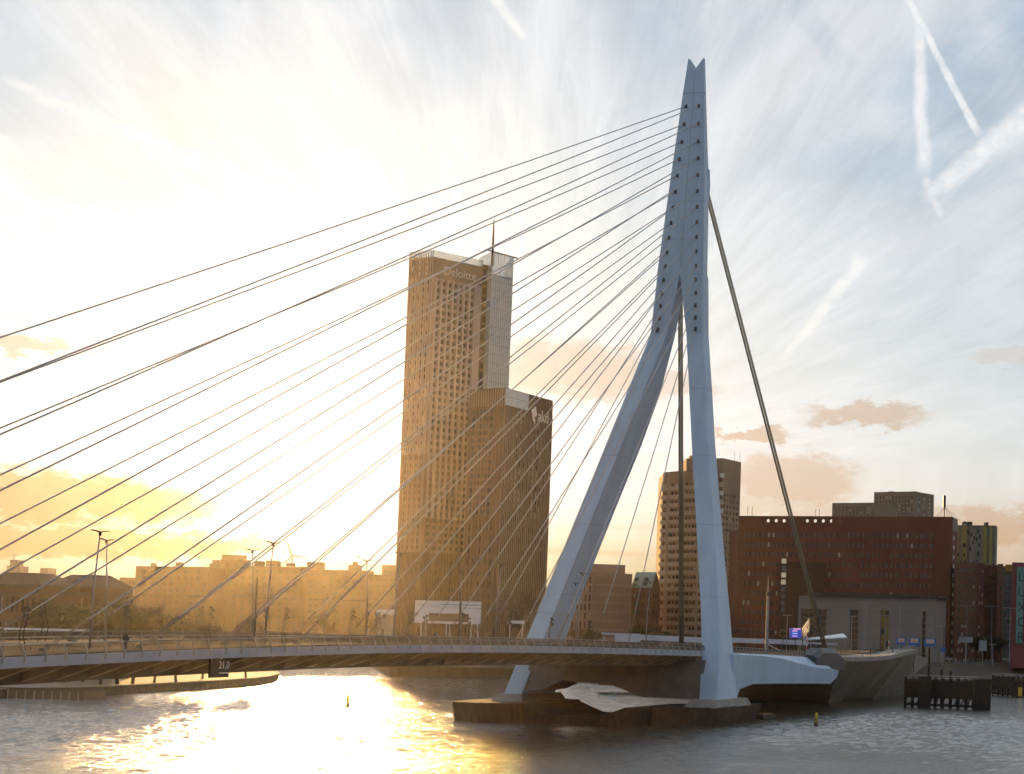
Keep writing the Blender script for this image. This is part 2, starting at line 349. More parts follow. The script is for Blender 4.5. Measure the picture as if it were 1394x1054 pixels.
# island spit on the left with rounded tip
isl = [tuple(onZ(px, py, 0).xy) for px, py in ((-420, 962), (0, 950), (150, 945), (300, 936), (345, 932.6), (364, 930), (374, 927.4), (379, 924.8), (377, 921.8), (366, 918), (330, 914), (200, 905), (-420, 896))]
m = MB(); m.loft([[(x, y, -1.5) for x, y in isl], [(x, y, 1.75) for x, y in isl]], cap=False)
tag(m.build('island_quay', mat('dark_stone', (.13, .11, .09), .85, 0, .8, .45, .4, .4, (.05, .045, .04))), kind='structure')
m = MB(); m.face(*[(x, y, 1.75) for x, y in isl])
tag(m.build('island_ground', mat('island_paving', (.34, .30, .25), .85, 0, .5, .4, .4, .2), fix=False), kind='structure')
cp = MB()
for i in range(10):
    a, b = Vector((*isl[i], 1.75)), Vector((*isl[i+1], 1.75)); d = (b-a).normalized(); n_ = Vector((-d.y, d.x, 0))
    cp.box((a+b)/2+Vector((0, 0, .13)), (b-a)/2, n_*.25, (0, 0, .12))
tag(cp.build('island_kerb', CONC2), kind='structure')
# upper bank behind, where the island streets stand
ub = [tuple(onZ(px, py, 0).xy) for px, py in ((-420, 921), (130, 914), (210, 909), (240, 906.5), (180, 904), (-420, 897))]
m = MB(); m.prism(ub, 1.7, 3.4)
tag(m.build('island_bank', PAVE), kind='structure')
# ------------------------------------------------------------------ THE BRIDGE
bridge = empty('cable_stayed_bridge', 'long white cable-stayed bridge with one forked leaning pylon crossing the river', 'bridge', (0, 0, 0))
def interp(x, tab):
    for (a, va), (b, vb) in zip(tab, tab[1:]):
        if a <= x <= b:
            t = (x-a)/(b-a); return va+(vb-va)*t
    return tab[0][1] if x < tab[0][0] else tab[-1][1]
def smooth(x, tab):
    return sum(interp(x+d, tab) for d in (-12, -8, -4, 0, 4, 8, 12))/7
ZT = [(-160, 12.2), (-72, 12.15), (-44, 12.35), (-20, 12.85), (3, 13.35), (19, 13.75), (84, 14.6), (131, 14.8), (171, 14.3), (189, 13.9), (205, 13.5), (250, 12.2), (330, 9.5)]
def zt(x): return smooth(x, ZT)
YD = 16.9
XS = [330-4*i for i in range(101) if 330-4*i > -72] + [-72]
d = MB(); f = {1: MB(), -1: MB()}; gi = {1: MB(), -1: MB()}; rd = MB(); rp = {1: MB(), -1: MB()}; tr = [MB() for _ in range(4)]
for x0, x1 in zip(XS, XS[1:]):
    za, zb = zt(x0), zt(x1)
    def band(mb, y0, y1, dz0, dz1):
        mb.hexa([(x0, y0, za+dz0), (x1, y0, zb+dz0), (x1, y1, zb+dz0), (x0, y1, za+dz0)], [(x0, y0, za+dz1), (x1, y0, zb+dz1), (x1, y1, zb+dz1), (x0, y1, za+dz1)])
    band(d, -YD+.35, YD-.35, -.75, -.05)
    if x1 >= 18:
        for s in (1, -1):      # box girders below the cable planes
            ga, gb = za-3.0, zb-3.0
            gi[s].hexa([(x0, s*8.6, ga), (x1, s*8.6, gb), (x1, s*11.4, gb), (x0, s*11.4, ga)], [(x0, s*8.2, za-.76), (x1, s*8.2, zb-.76), (x1, s*11.8, zb-.76), (x0, s*11.8, za-.76)])
    for s in (1, -1):          # edge fascia, an outward sloping white strip
        f[s].hexa([(x0, s*(YD-.5), za-1.0), (x1, s*(YD-.5), zb-1.0), (x1, s*(YD-.25), zb-1.02), (x0, s*(YD-.25), za-1.02)],
               [(x0, s*(YD-.3), za+.02), (x1, s*(YD-.3), zb+.02), (x1, s*(YD+.08), zb), (x0, s*(YD+.08), za)])
    band(rd, -7.8, 7.8, -.05, .02)
    for s in (1, -1):
        y0, y1 = sorted((s*8.4, s*(YD-.36))); band(rp[s], y0, y1, -.05, .14)
    for q4, y in enumerate((-3.1, -1.66, 1.66, 3.1)): band(tr[q4], y-.05, y+.05, .021, .05)
def part(mb, name, m, parent=bridge, label=None, kind=None, smooth=False):
    o = mb.build(name, m, parent, smooth=smooth); return tag(o, label, kind=kind)
part(d, 'deck', GIRD); part(rd, 'roadway', ASPH)
for s in (1, -1): part(f[s], 'fascia', PAINT2); part(gi[s], 'box_girder', GIRD); part(rp[s], 'footpath', PAVE)
for q4 in tr: part(q4, 'tram_rail', WIRE)
cb = MB(); cb.v = []
br = MB()      # one cantilever bracket, shared
br.hexa([(-.12, 11.5, -2.6), (.12, 11.5, -2.6), (.12, YD-.6, -1.02), (-.12, YD-.6, -1.02)], [(-.12, 11.5, -.76), (.12, 11.5, -.76), (.12, YD-.6, -.76), (-.12, YD-.6, -.76)])
br.hexa([(-.32, 11.5, -2.75), (.32, 11.5, -2.75), (.32, YD-.6, -1.12), (-.32, YD-.6, -1.12)], [(-.32, 11.5, -2.6), (.32, 11.5, -2.6), (.32, YD-.6, -1.02), (-.32, YD-.6, -1.02)])
BR = mat('bracket_steel', (.34, .31, .26), .6, 0, .6, .25)
b0 = None
for k in range(60):
    x = 20 + 5*k
    if b0 is None: b0 = part(br, 'bracket', BR); o = b0
    else: o = b0.copy(); COL.objects.link(o); o.parent = bridge
    o.location = (x, 0, zt(x))
xb = MB()
for k in range(60):
    x = 20+5*k; z = zt(x); xb.abox(x-.12, x+.12, -8.4, 8.4, z-2.2, z-.77)
    xb.hexa([(x-.12, -11.5, z-2.6), (x+.12, -11.5, z-2.6), (x+.12, -YD+.6, z-1.1), (x-.12, -YD+.6, z-1.1)], [(x-.12, -11.5, z-.76), (x+.12, -11.5, z-.76), (x+.12, -YD+.6, z-.76), (x-.12, -YD+.6, z-.76)])
part(xb, 'cross_beam', GIRD, kind='stuff')
# drain pipe under the deck edge
# railings: near side post by post, far side
post = MB()
post.loft([[(-.05, YD+.12, -.55), (.05, YD+.12, -.55), (.05, YD+.02, -.6), (-.05, YD+.02, -.6)],
           [(-.06, YD+.22, .1), (.06, YD+.22, .1), (.06, YD+.05, .1), (-.06, YD+.05, .1)],
           [(-.03, YD-.22, 1.12), (.03, YD-.22, 1.12), (.03, YD-.31, 1.12), (-.03, YD-.31, 1.12)]])
for s, nm in ((1, 'near'), (-1, 'far')):
    r = MB(); pts = [(x, s*(YD-.27), zt(x)+1.14) for x in XS if x <= 300]
    r.tube(pts, .035, 5)
    rail = part(r, 'railing', RAILM)
    wr = MB()
    for k in range(13):
        t = (k+1)/14
        wr.tube([(x, s*(YD+.16-.44*t), zt(x)+.12+.98*t) for x in XS[::2] if x <= 300], .026, 3)
    part(wr, 'rail_wire', WIRE, rail)
    if s == 1:
        p0 = None; x = 216.0
        while x > -44:
            if p0 is None: o = p0 = part(post, 'post', RAILM, rail)
            else: o = p0.copy(); COL.objects.link(o); o.parent = rail
            o.location = (x, 0, zt(x)); x -= 2.86 if x > 10 else 2.0
    else:
        pf = MB(); x = 290.0
        while x > -70:
            z = zt(x); pf.tube([(x, -YD-.1, z), (x, -YD+.27, z+1.12)], .035, 4); x -= 2.86
        part(pf, 'post', RAILM, rail, kind='stuff')
# crash barrier between road and path
for s in (1, -1):
    cbm = MB(); cbm.tube([(x, s*8.2, zt(x)+.75) for x in XS if x <= 300], .09, 5)
    for k in range(90):
        x = 290-4*k
        if x > -70: cbm.abox(x-.06, x+.06, s*8.2-.06, s*8.2+.06, zt(x)-.05, zt(x)+.7)
    part(cbm, 'crash_barrier', mat('barrier_paint', (.45, .40, .33), .5, .3))
# ---- pylon
def lin(z, tab): return interp(z, tab)
XN = [(4.8, 24.0), (15.6, 18.68), (55.0, 4.5), (77.9, -4.15), (89.3, -4.8), (103.5, -6.5), (112.9, -7.6), (129.6, -9.26), (137.3, -10.06)]     # north face
XSO = [(4.8, 13.0), (13.5, 12.2), (31.7, 7.4), (47.9, 2.6), (58.6, -1.0), (67.8, -4.2), (78.3, -7.6), (89.9, -8.3), (110, -10.7), (114, -10.7), (126, -10.7), (137.3, -11.3)]
YO = [(4.8, 21.4), (15.6, 19.67), (55, 10.72), (77.9, 5.78), (89.3, 5.08), (103.5, 4.2), (112.9, 3.6), (129.6, 2.35), (137.3, 1.7)]
XSI = [(4.8, 9.3), (15.6, 9.3), (37.5, 1.6), (46.7, -1.9), (62.5, -8.0), (76.7, -8.5), (90.3, -8.5)]
YI = [(4.8, 17.8), (15.7, 16.1), (77.9, 2.1), (90.3, .02)]
pyl = MB()
upz = [90.35, 96, 103.5, 112.9, 121, 129.5]
def ring_full(z):
    xn, xs, y = lin(z, XN), lin(z, XSO), lin(z, YO)
    return [(xn, -y, z), (xn, 0, z), (xn, y, z), (xs, y*.93, z), (xs-.0, 0, z), (xs, -y*.93, z)]
pyl.loft([ring_full(z) for z in upz], cap=True)
# head above the joint, ending in a swallow-tail notch
a, b = ring_full(129.65), ring_full(134.8)
top = ring_full(137.3); n1 = list(top[1]); n1[2] = 135.1; n4 = list(top[4]); n4[2] = 135.1
pyl.loft([[(p[0], p[1], p[2]) for p in a], [(p[0], p[1], p[2]) for p in b], [top[0], tuple(n1), top[2], top[3], tuple(n4), top[5]]], cap=False)
pyl.face(top[0], tuple(n1), tuple(n4), top[5]); pyl.face(tuple(n1), top[2], top[3], tuple(n4)); pyl.face(*a[::-1])
for s in (1, -1):
    rings = []
    for z in (4.8, 8.5, 13.4, 22, 32, 43, 55, 66, 77.9, 84, 90.3):
        xn, xs, yo, yi = lin(z, XN), lin(z, XSO), lin(z, YO), lin(z, YI)
        xi = lin(z, XSI); ch = min(.25, (yo-yi)*.1)
        rings.append([(xn, s*yi, z), (xn, s*(yo-ch), z), (xn-ch, s*yo, z), (xs+ch, s*yo, z), (xs, s*(yo-ch), z), (xi, s*yi, z)])
    pyl.loft(rings)
pylon = part(pyl, 'pylon', PAINT)
jt = MB(); z = 129.57; xn, y = lin(z, XN), lin(z, YO)
for z in (129.57,): 
    r_ = [(p[0]*1.0 + (0.03 if p[0] > -9 else -.03), p[1]*1.012, p[2]) for p in ring_full(z)]
    jt.loft([[(p[0], p[1], z-.09) for p in r_], [(p[0], p[1], z+.09) for p in r_]])
part(jt, 'joint_band', mat('joint_grey', (.22, .27, .33), .5), pylon)
sm = MB()
for s in (1,):
    sm.tube([(lin(z, XN)+.0, 0, z) for z in (92, 103.5, 112.9, 121, 129, 134.5)], .045, 4)
part(sm, 'seam', mat('joint_grey', (.22, .27, .33)), pylon)
for z in (24, 38, 52, 66, 98, 106, 114, 122):
    jb = MB()
    if z > 91:
        r_ = [(p[0]+(.012 if p[0] > lin(z, XSO)+.5 else -.012), p[1]*1.004, p[2]) for p in ring_full(z)]; jb.loft([[(p[0], p[1], z-.035) for p in r_], [(p[0], p[1], z+.035) for p in r_]]); part(jb, 'plate_seam', mat('seam_grey', (.28, .36, .46), .5), pylon)
    else:
        for s in (1, -1):
            jb = MB(); xn, xs, yo, yi, xi = lin(z, XN), lin(z, XSO), lin(z, YO), lin(z, YI), lin(z, XSI)
            r_ = [(xn+.015, s*(yi-.015)), (xn+.015, s*(yo+.015)), (xs-.015, s*(yo+.015)), (xi-.015, s*(yi-.015))]; jb.loft([[(*q, z-.035) for q in r_], [(*q, z+.035) for q in r_]]); part(jb, 'plate_seam', mat('seam_grey', (.28, .36, .46), .5), pylon)
# cross beam between the legs under the deck
m = MB()
m.loft([[(12, y, zb), (23, y, zb), (21, y, 12.0), (13, y, 12.0)] for y, zb in ((-17.6, 5.2), (-14, 5.8), (-10, 7.6), (0, 7.0), (6, 4.9), (17.6, 4.7))])
part(m, 'pylon_cross_beam', mat('soffit_paint', (.16, .17, .18), .6, 0, .5, .3), pylon)
# backward arms tying the pylon feet to the backstays
for s in (1, -1):
    m = MB(); st = [(14, 13.35, 13.2, 4.8), (10.8, 13.3, 13.1, 5.0), (9.2, 13.3, 13.0, 6.5), (1.6, 13.2, 12.9, 7.3), (-14, 12.95, 12.3, 7.1), (-40, 12.3, 10.0, 6.6), (-52, 12.0, 9.6, 6.3), (-57.5, 10.0, 9.2, 7.8)]
    m.loft([[(x, s*17.0, zb), (x, s*20.5, zb), (x, s*20.8, zm), (x, s*17.7, ztp), (x, s*17.0, ztp)] for x, ztp, zm, zb in st])
    arm = part(m, 'tie_arm', PAINT)
    m = MB(); m.loft([[(x, s*16.6, zb), (x, s*19.9, zb), (x, s*20.0, zm), (x, s*19.0, z1), (x, s*16.6, z1)] for x, z1, zm, zb in ((-43, 12.7, 12.0, 10.6), (-48.5, 14.3, 13.2, 9.8), (-59, 14.2, 13.0, 9.2), (-65.5, 12.4, 11.4, 9.4))])
    part(m, 'backstay_anchor', mat('anchor_paint', (.055, .06, .08), .5, 0, .5, .2))
    ru = MB(); ru.tube([(x, s*18.9, zb) for x, zb in ((12, 10.9), (-20, 10.2), (-55, 8.4))], .05, 4)
# ---- stay cables
TOP = [(-8.93, 1.4, 126.7), (-8.56, 1.58, 122.79), (-8.16, 1.79, 118.94), (-7.72, 2.04, 115.24), (-7.3, 2.24, 111.64), (-6.94, 2.41, 108.15), (-6.59, 2.61, 104.74), (-6.24, 2.81, 101.45),
       (-5.89, 3.0, 98.26), (-5.57, 3.17, 95.13), (-5.25, 3.34, 92.12), (-4.94, 3.49, 89.23), (-4.66, 3.66, 86.44), (-4.41, 3.78, 83.77), (-4.17, 3.91, 81.2), (-3.89, 4.09, 78.77)]
CW = 10.07; X16 = 40.43
SOCK = mat('socket_dark', (.07, .08, .10), .5)
RECESS_SHADE = mat('recess_shade_plate', (.05, .055, .065), .7)
for i, t in enumerate(TOP):
    for s in (1, -1):
        xd = X16+(15-i)*15; B = Vector((xd, s*CW, zt(xd)+.15)); A = Vector((t[0], s*t[1], t[2])); dr = (B-A).normalized()
        A = A + dr*.0
        L = (B-A).length; c = MB(); S = B-dr*7.5
        c.tube([A+dr*.2, A+dr*L*.25, A+dr*L*.5, A+dr*L*.75, S], .094 if i > 5 else .10, 6)
        # a cable sags a little under its own weight
        vv = []
        for j, v in enumerate(c.v):
            q_ = ((Vector(v)-A).length/L); vv.append((v[0], v[1], v[2]-4*q_*(1-q_)*L*.0022))
        c.v = vv
        st = part(c, 'stay_cable', CABLE, smooth=True)
        c = MB(); c.tube([S+dr*.0+Vector((0, 0, -.02)), S+dr*.5], .17, 6); o_ = dr.cross(Vector((0, 0, 1))).normalized()*.12
        c.tube([S+dr*.3+o_, B+o_], .055, 5); c.tube([S+dr*.3-o_, B-o_], .055, 5); c.abox(B.x-.35, B.x+.35, B.y-.3, B.y+.3, B.z-.3, B.z+.25)
        part(c, 'anchor_rod', RODM, st)
        k = MB(); k.tube([A-dr*.5, A+dr*.55], [.30, .24], 8)
        nx = Vector((1, 0, (t[2]-lin(t[2]+1, XN)) * 0)).normalized()
        xn = lin(t[2], XN); yc = s*t[1]
        slope = (lin(t[2]+1.2, XN)-lin(t[2]-1.2, XN))/2.4; upv = Vector((slope, 0, 1)).normalized()
        part(k, 'cable_socket', SOCK, pylon)
        k = MB(); k.box((xn-.02, yc, t[2]), (.05, 0, 0), (0, .24, 0), upv*.42)  # thin dark plate: shade of the anchor opening put into its colour
        part(k, 'recess_shade_plate', RECESS_SHADE, pylon)
for s in (1, -1):              # backstays: four cables side by side
    for k in range(4):
        A = Vector((-10.2-.55*(k//2), s*(2.5+.55*(k%2)), 110.0)); B = Vector((-58.2-.55*(k//2), s*(17.2+.62*(k%2)), 13.0))
        c = MB(); c.tube([A, B+(A-B).normalized()*9], .165, 8)
        o = part(c, 'backstay', mat('backstay_sheath', (.34, .31, .24), .35, .3), smooth=True)
        e = MB(); e.tube([B+(A-B).normalized()*9, B+(A-B).normalized()*4, B], [.17, .2, .2], 8); part(e, 'sleeve', mat('sleeve_brown', (.12, .085, .06), .5), o)
    m = MB(); m.loft([[(lin(z, XSO)+.3, s*1.4, z), (lin(z, XSO)-dx, s*1.6, z), (lin(z, XSO)-dx, s*3.6, z), (lin(z, XSO)+.3, s*3.5, z)] for z, dx in ((105, .05), (108.5, .6), (110.5, .5), (113.5, .05))])
    part(m, 'backstay_bracket', PAINT, pylon)
# height sign hung from the deck edge
zs = zt(171)
sgp = onY(298, 907, 15.5)
m = MB(); m.box(sgp, (1.7, 0, 0), (0, .12, 0), (0, 0, 1.25))
hs = tag(m.build('height_sign', DARK), 'dark board with pale figures 21,0 hung under the bridge deck edge', 'sign')
m = MB()
for dx in (-1.3, 1.3): m.abox(sgp.x+dx-.05, sgp.x+dx+.05, sgp.y-.06, sgp.y+.06, sgp.z+1.25, zt(sgp.x)-.6)
part(m, 'hanger', DARK, hs)
def text(s, name, size, loc, right, up, m, parent=None, ext=.03, align='LEFT'):
    cu = bpy.data.curves.new(name, 'FONT'); cu.body = s; cu.size = size; cu.extrude = ext; cu.align_x = align; cu.materials.append(m)
    o0 = bpy.data.objects.new(name, cu); me_ = bpy.data.meshes.new_from_object(o0); me_.name = name; bpy.data.objects.remove(o0); o = bpy.data.objects.new(name, me_); COL.objects.link(o); right = Vector(right).normalized(); up = Vector(up).normalized(); n = right.cross(up)
    o.matrix_world = Matrix(((right.x, up.x, n.x, loc[0]), (right.y, up.y, n.y, loc[1]), (right.z, up.z, n.z, loc[2]), (0, 0, 0, 1)))
    if parent: o.parent = parent; o.matrix_parent_inverse = parent.matrix_world.inverted()
    return o
text('21,0', 'lettering', 1.15, (sgp.x+.25, sgp.y+.14, sgp.z-.25), (-1, 0, 0), (0, 0, 1), mat('sign_white', (.75, .73, .68), .5), hs)
m = MB(); m.box((sgp.x-.75, sgp.y+.14, sgp.z-.75), (.85, 0, 0), (0, .02, 0), (0, 0, .05)); m.build('underline', mat('sign_white', (.75, .73, .68), .5), hs)
# ------------------------------------------------------------------ piers
def pier_block(y0, y1, x0, x1, name, label, mir):
    m = MB()
    m.hexa([(x0, y0, -3), (x1, y0, -3), (x1, y1, -3), (x0, y1, -3)], [(x0-1.2, y0-.6, 3.4), (x1+1.2, y0-.6, 3.4), (x1+1.2, y1+.6, 3.4), (x0-1.2, y1+.6, 3.4)])
    m.hexa([(x0+2, y0+1, 3.4), (x1-2, y0+1, 3.4), (x1-2, y1-1, 3.4), (x0+2, y1-1, 3.4)], [(x0+3, y0+1.5, 4.5), (x1-3, y0+1.5, 4.5), (x1-3, y1-1.5, 4.5), (x0+3, y1-1.5, 4.5)])
    return tag(m.build(name, CONC), label, 'bridge pier')
pier = empty('bridge_pier', 'stained concrete pier in the river carrying the forked pylon', 'bridge pier')
m = MB()
plan = [(33, -26), (36, -20), (34, -13), (8, -13), (5, -19), (7, -26), (20, -28)]
m.hexa([(x, y, -3) for x, y in plan], [(x+(1 if x > 20 else -1), y*1.03, 3.5) for x, y in plan])
part(m, 'pier_end', CONC, pier)
plan = [(3, 20.2), (24, 20.6), (29, 18), (31, 11), (5, 11), (1, 16)]
m = MB(); m.hexa([(x, y, -3) for x, y in plan], [(x+(1.6 if x > 20 else -3.2), y*1.09, 3.5) for x, y in plan])
part(m, 'pier_end', CONC, pier)
m = MB(); m.loft([[(9, y, -3), (32, y, -3), (33, y, z), (8, y, z)] for y, z in ((-13.1, 3.3), (-8, 1.3), (1, 1.1), (7, 3.3), (11.1, 3.3))])
part(m, 'tie_beam', CONC, pier)
for s in (1, -1):
    m = MB(); m.hexa([(7.5, s*16, 3.4), (27.5, s*16, 3.4), (27.5, s*22.3, 3.4), (7.5, s*22.3, 3.4)], [(8.5, s*16.8, 4.85), (25.6, s*16.8, 4.85), (25.6, s*21.9, 4.85), (8.5, s*21.9, 4.85)]); part(m, 'plinth', CONC2, pier)
# low dark guard slab beside the pier
m = MB(); m.hexa([(-8, 15, -1), (-20, 14, -1), (-22, 18.5, -1), (-8, 20, -1)], [(-8, 15.5, 1.0), (-18, 14.5, .7), (-20, 18, .7), (-8, 19.5, 1.0)])
tag(m.build('guard_slab', CONC), 'low dark concrete guard slab at the waterline right of the pylon pier', 'guard slab')
# bascule pier / abutment
m = MB()
topr = [(-68, 17.5), (-90, 17.8), (-113, 18.0), (-128, 18.3), (-139, 18.8), (-150, 12), (-185, 2), (-300, -12), (-300, -34), (-185, -17), (-68, -17)]
botr = [(-116, 1), (-134, -1), (-141, 1), (-143, 4.5), (-163, 9.5), (-171, 6), (-188, 0), (-300, -14), (-300, -32), (-185, -17), (-118, -22)]
ztop = [12.15, 11.95, 12.3, 13.2, 13.9, 13.6, 12.9, 8.65, 8.65, 12.9, 12.15]
def mixr(t): return [(a[0]*(1-t)+b[0]*t, a[1]*(1-t)+b[1]*t, -2*(1-t)+(c*t)) for a, b, c in zip(botr, topr, [z-1.0 for z in ztop])]
m.loft([mixr(0), mixr(.2), mixr(1)], cap=False)
r1 = mixr(1); r2 = [(x, y+(.0 if y < 0 else .25), z) for (x, y), z in zip(topr, ztop)]
m.loft([[(p[0], p[1]+(.25 if p[1] > 0 else 0), p[2]) for p in r1], r2], cap=False); m.face(*r2)
abut = tag(m.build('bascule_pier', CONC2), 'pale concrete bridge abutment flaring like a ship bow beside the timber fenders', 'abutment')
m = MB(); m.face((-70, -15, 12.3), (-70, 8, 12.3), (-120, 8, 12.6), (-146, 8, 13.6), (-185, -.5, 13.0), (-185, -15.5, 13.0)); m.face((-185, -.5, 13.0), (-300, -14, 8.8), (-300, -32, 8.8), (-185, -15.5, 13.0))
part(m, 'approach_road', ASPH, abut)
pr_ = MB(); tp = [Vector((x, y-.2, z)) for (x, y), z in zip(topr[:5], ztop[:5])]
pr_.tube([p+Vector((0, 0, 1.1)) for p in tp[1:]], .05, 4); pr_.tube([p+Vector((0, 0, .6)) for p in tp[1:]], .03, 4)
arail = part(pr_, 'railing', RAILM, abut)
pp = MB(); pp.abox(-.04, .04, -.04, .04, 0, 1.1); p0 = None
for a_, b_ in zip(tp[1:], tp[2:]):
    n = int((b_-a_).length/2.2)
    for k in range(n):
        q_ = a_.lerp(b_, k/n)
        if p0 is None: o = p0 = part(pp, 'post', RAILM, arail)
        else: o = p0.copy(); COL.objects.link(o); o.parent = arail
        o.location = q_

# ------------------------------------------------------------------ air: even pale haze over river and city
hm = bpy.data.materials.new('haze'); hm.use_nodes = True; ht = hm.node_tree; ht.nodes.clear()
ho = ht.nodes.new('ShaderNodeOutputMaterial'); hv = ht.nodes.new('ShaderNodeVolumePrincipled')
hv.inputs['Color'].default_value = (1.0, .90, .74, 1); hv.inputs['Density'].default_value = 1.55e-5; hv.inputs['Anisotropy'].default_value = .88
ht.links.new(hv.outputs[0], ho.inputs['Volume'])
hc_ = Vector((CAM.x, CAM.y, 0)); m = MB(); m.prism([tuple((hc_+FH*a_+R0*b_).xy) for a_, b_ in ((-1790, -1790), (-1790, 1790), (1790, 1790), (1790, -1790))], -3.5, 178)
hz_ = tag(m.build('haze', hm), kind='stuff')
# ------------------------------------------------------------------ buildings
PANES = {}
def pane_mesh(w, h, m):
    k = (round(w, 2), round(h, 2), m.name)
    if k not in PANES:
        a = MB(); a.abox(-w/2, w/2, -.03, .03, -h/2, h/2)
        me = bpy.data.meshes.new('window'); me.from_pydata(a.v, [], a.f); me.materials.append(m); PANES[k] = me
    return PANES[k]
def V3(p, z=0.0): return Vector((p[0], p[1], z))
COUNT = {}
def wall_grid(mb, root, A, B, z0, z1, sp, rng):
    A, B = V3(A), V3(B); Lx = (B-A).length; u = (B-A)/Lx; n = Vector((u.y, -u.x, 0)); d = sp.get('d', .35)
    def pt(x, z, dd=0.0): q = A+u*x-n*dd; return (q.x, q.y, z)
    def quad(x0, x1, za, zb):
        if x1-x0 > 1e-3 and zb-za > 1e-3: mb.face(pt(x0, za), pt(x1, za), pt(x1, zb), pt(x0, zb))
    m0, m1 = sp.get('m0', 1.5), sp.get('m1', 1.5); gb, gt = sp.get('zb', z0+1), sp.get('zt', z1-1.5)
    c, r = sp['c'], sp['r']; quad(0, m0, z0, z1); quad(Lx-m1, Lx, z0, z1); quad(m0, Lx-m1, z0, gb); quad(m0, Lx-m1, gt, z1)
    cw, ch = (Lx-m0-m1)/c, (gt-gb)/r; ww, wh = cw*sp.get('ww', .55), ch*sp.get('wh', .6)
    mats = sp.get('glass', [GLASS]); rot = math.atan2(u.y, u.x)
    for j in range(r):
        for i in range(c):
            x0, za = m0+i*cw, gb+j*ch; x1, zb = x0+cw, za+ch
            if sp.get('skip') and sp['skip'](i, j, c, r): quad(x0, x1, za, zb); continue
            a0, a1 = x0+(cw-ww)/2, x1-(cw-ww)/2; b0, b1 = za+(ch-wh)/2, zb-(ch-wh)/2
            o = [pt(x0, za), pt(x1, za), pt(x1, zb), pt(x0, zb)]; q = [pt(a0, b0), pt(a1, b0), pt(a1, b1), pt(a0, b1)]; k = [pt(a0, b0, d), pt(a1, b0, d), pt(a1, b1, d), pt(a0, b1, d)]
            for e in range(4):
                e2 = (e+1) % 4; mb.face(o[e], o[e2], q[e2], q[e])
            for e in range(4):
                e2 = (e+1) % 4; mb.face(q[e], q[e2], k[e2], k[e])
            g_ = rng.choices(mats, sp.get('w', [1]*len(mats)))[0]
            cx, cz = (a0+a1)/2, (b0+b1)/2; q_ = A+u*cx-n*(d-.04)
            COUNT[root.name] = COUNT.get(root.name, 0)+1
            if COUNT[root.name] <= 300 and not sp.get('stuff'):
                w_ = bpy.data.objects.new('window', pane_mesh(ww+.02, wh+.02, g_)); COL.objects.link(w_); w_.parent = root
                w_.location = (q_.x, q_.y, cz); w_.rotation_euler = (0, 0, rot)
            else: root_extra.setdefault(root.name, []).append((q_.x, q_.y, cz, u, n, ww, wh, g_))
root_extra = {}
def flush_glazing(root):
    ex = root_extra.pop(root.name, [])
    if not ex: return
    ms = []; g_ = MB()
    for x, y, z, u, n, ww, wh, m in ex:
        if m not in ms: ms.append(m)
        g_.mi = ms.index(m); g_.box((x, y, z), u*(ww/2+.01), n*.03, (0, 0, wh/2+.01))
    tag(g_.build('glazing', ms, root), kind='stuff')
def building(name, label, cat, foot, z0, z1, wm, specs=None, roofm=None, root=None, cope=.35, wallname='wall', seed=1, nroof=False):
    specs = specs or {}; rng = random.Random(seed)
    if root is None: root = empty(name, label, cat)
    mb = MB(); n = len(foot)
    for i in range(n):
        a, b = foot[i], foot[(i+1) % n]
        if i in specs: wall_grid(mb, root, a, b, z0, z1, specs[i], rng)
        else: mb.face((a[0], a[1], z0), (b[0], b[1], z0), (b[0], b[1], z1), (a[0], a[1], z1))
    mb.build(wallname, wm, root, fix=False)
    if not nroof:
        c = sum((V3(p) for p in foot), Vector())/n
        rb = MB(); ft = [c+(V3(p)-c)*1.004 for p in foot]; rb.prism([(p.x, p.y) for p in ft], z1, z1+cope)
        rb.build('roof', roofm or GIRD, root)
    flush_glazing(root)
    return root
def TP(px, py, D):      # ground point straight below the building corner seen at (px, py)
    z = 7.0
    for _ in range(6): z = P(px, py, D+(z-7)*F.z).z
    q = P(px, py, D+(z-7)*F.z); return Vector((q.x, q.y, 7.0))
def footpx(p0, D0, p1, D1, t, z=7.0, y=None):
    A, B = (G(p0, D0, z), G(p1, D1, z)) if y is None else (TP(p0, y, D0), TP(p1, y, D1)); u = (B-A).normalized(); n = Vector((u.y, -u.x, 0))
    return [(A.x, A.y), (B.x, B.y), (B.x-n.x*t, B.y-n.y*t), (A.x-n.x*t, A.y-n.y*t)]
def ZP(px, py, D):
    z = P(px, py, D).z
    for _ in range(6): z = P(px, py, D+(z-7)*F.z).z
    return z
# --- tall tower (left body, glass slab, lower right tower)
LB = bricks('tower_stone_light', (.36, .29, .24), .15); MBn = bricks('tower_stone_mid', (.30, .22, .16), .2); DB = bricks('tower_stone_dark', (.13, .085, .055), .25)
PAN = mat('crown_panel', (.20, .155, .115), .45, .1, .4, .1)
GL_L = mat('pale_fritted_glass', (.60, .68, .68), .25, 0, .3, .06)
GL_W = mat('painted_sky_reflection', (.50, .46, .40), .2, .2)  # pale base colour stands in for sky reflected in the panes
tw = empty('twin_office_tower', 'tallest brown office tower with a pale glass slab on its right and a lower wing', 'office tower')
L_, C_, R_ = TP(558, 352, 736), TP(590, 351, 729), TP(657, 360, 744)
bk_ = FH*30
bk = [(R_.x+bk_.x-R0.x*4, R_.y+bk_.y-R0.y*4), (L_.x+bk_.x+R0.x*6, L_.y+bk_.y+R0.y*6)]
foot = [(L_.x, L_.y), (C_.x, C_.y), (R_.x, R_.y)] + bk
zA, zB, zC = 45.0, 82.0, ZP(590, 378, 730)
zT = ZP(590, 351, 729)
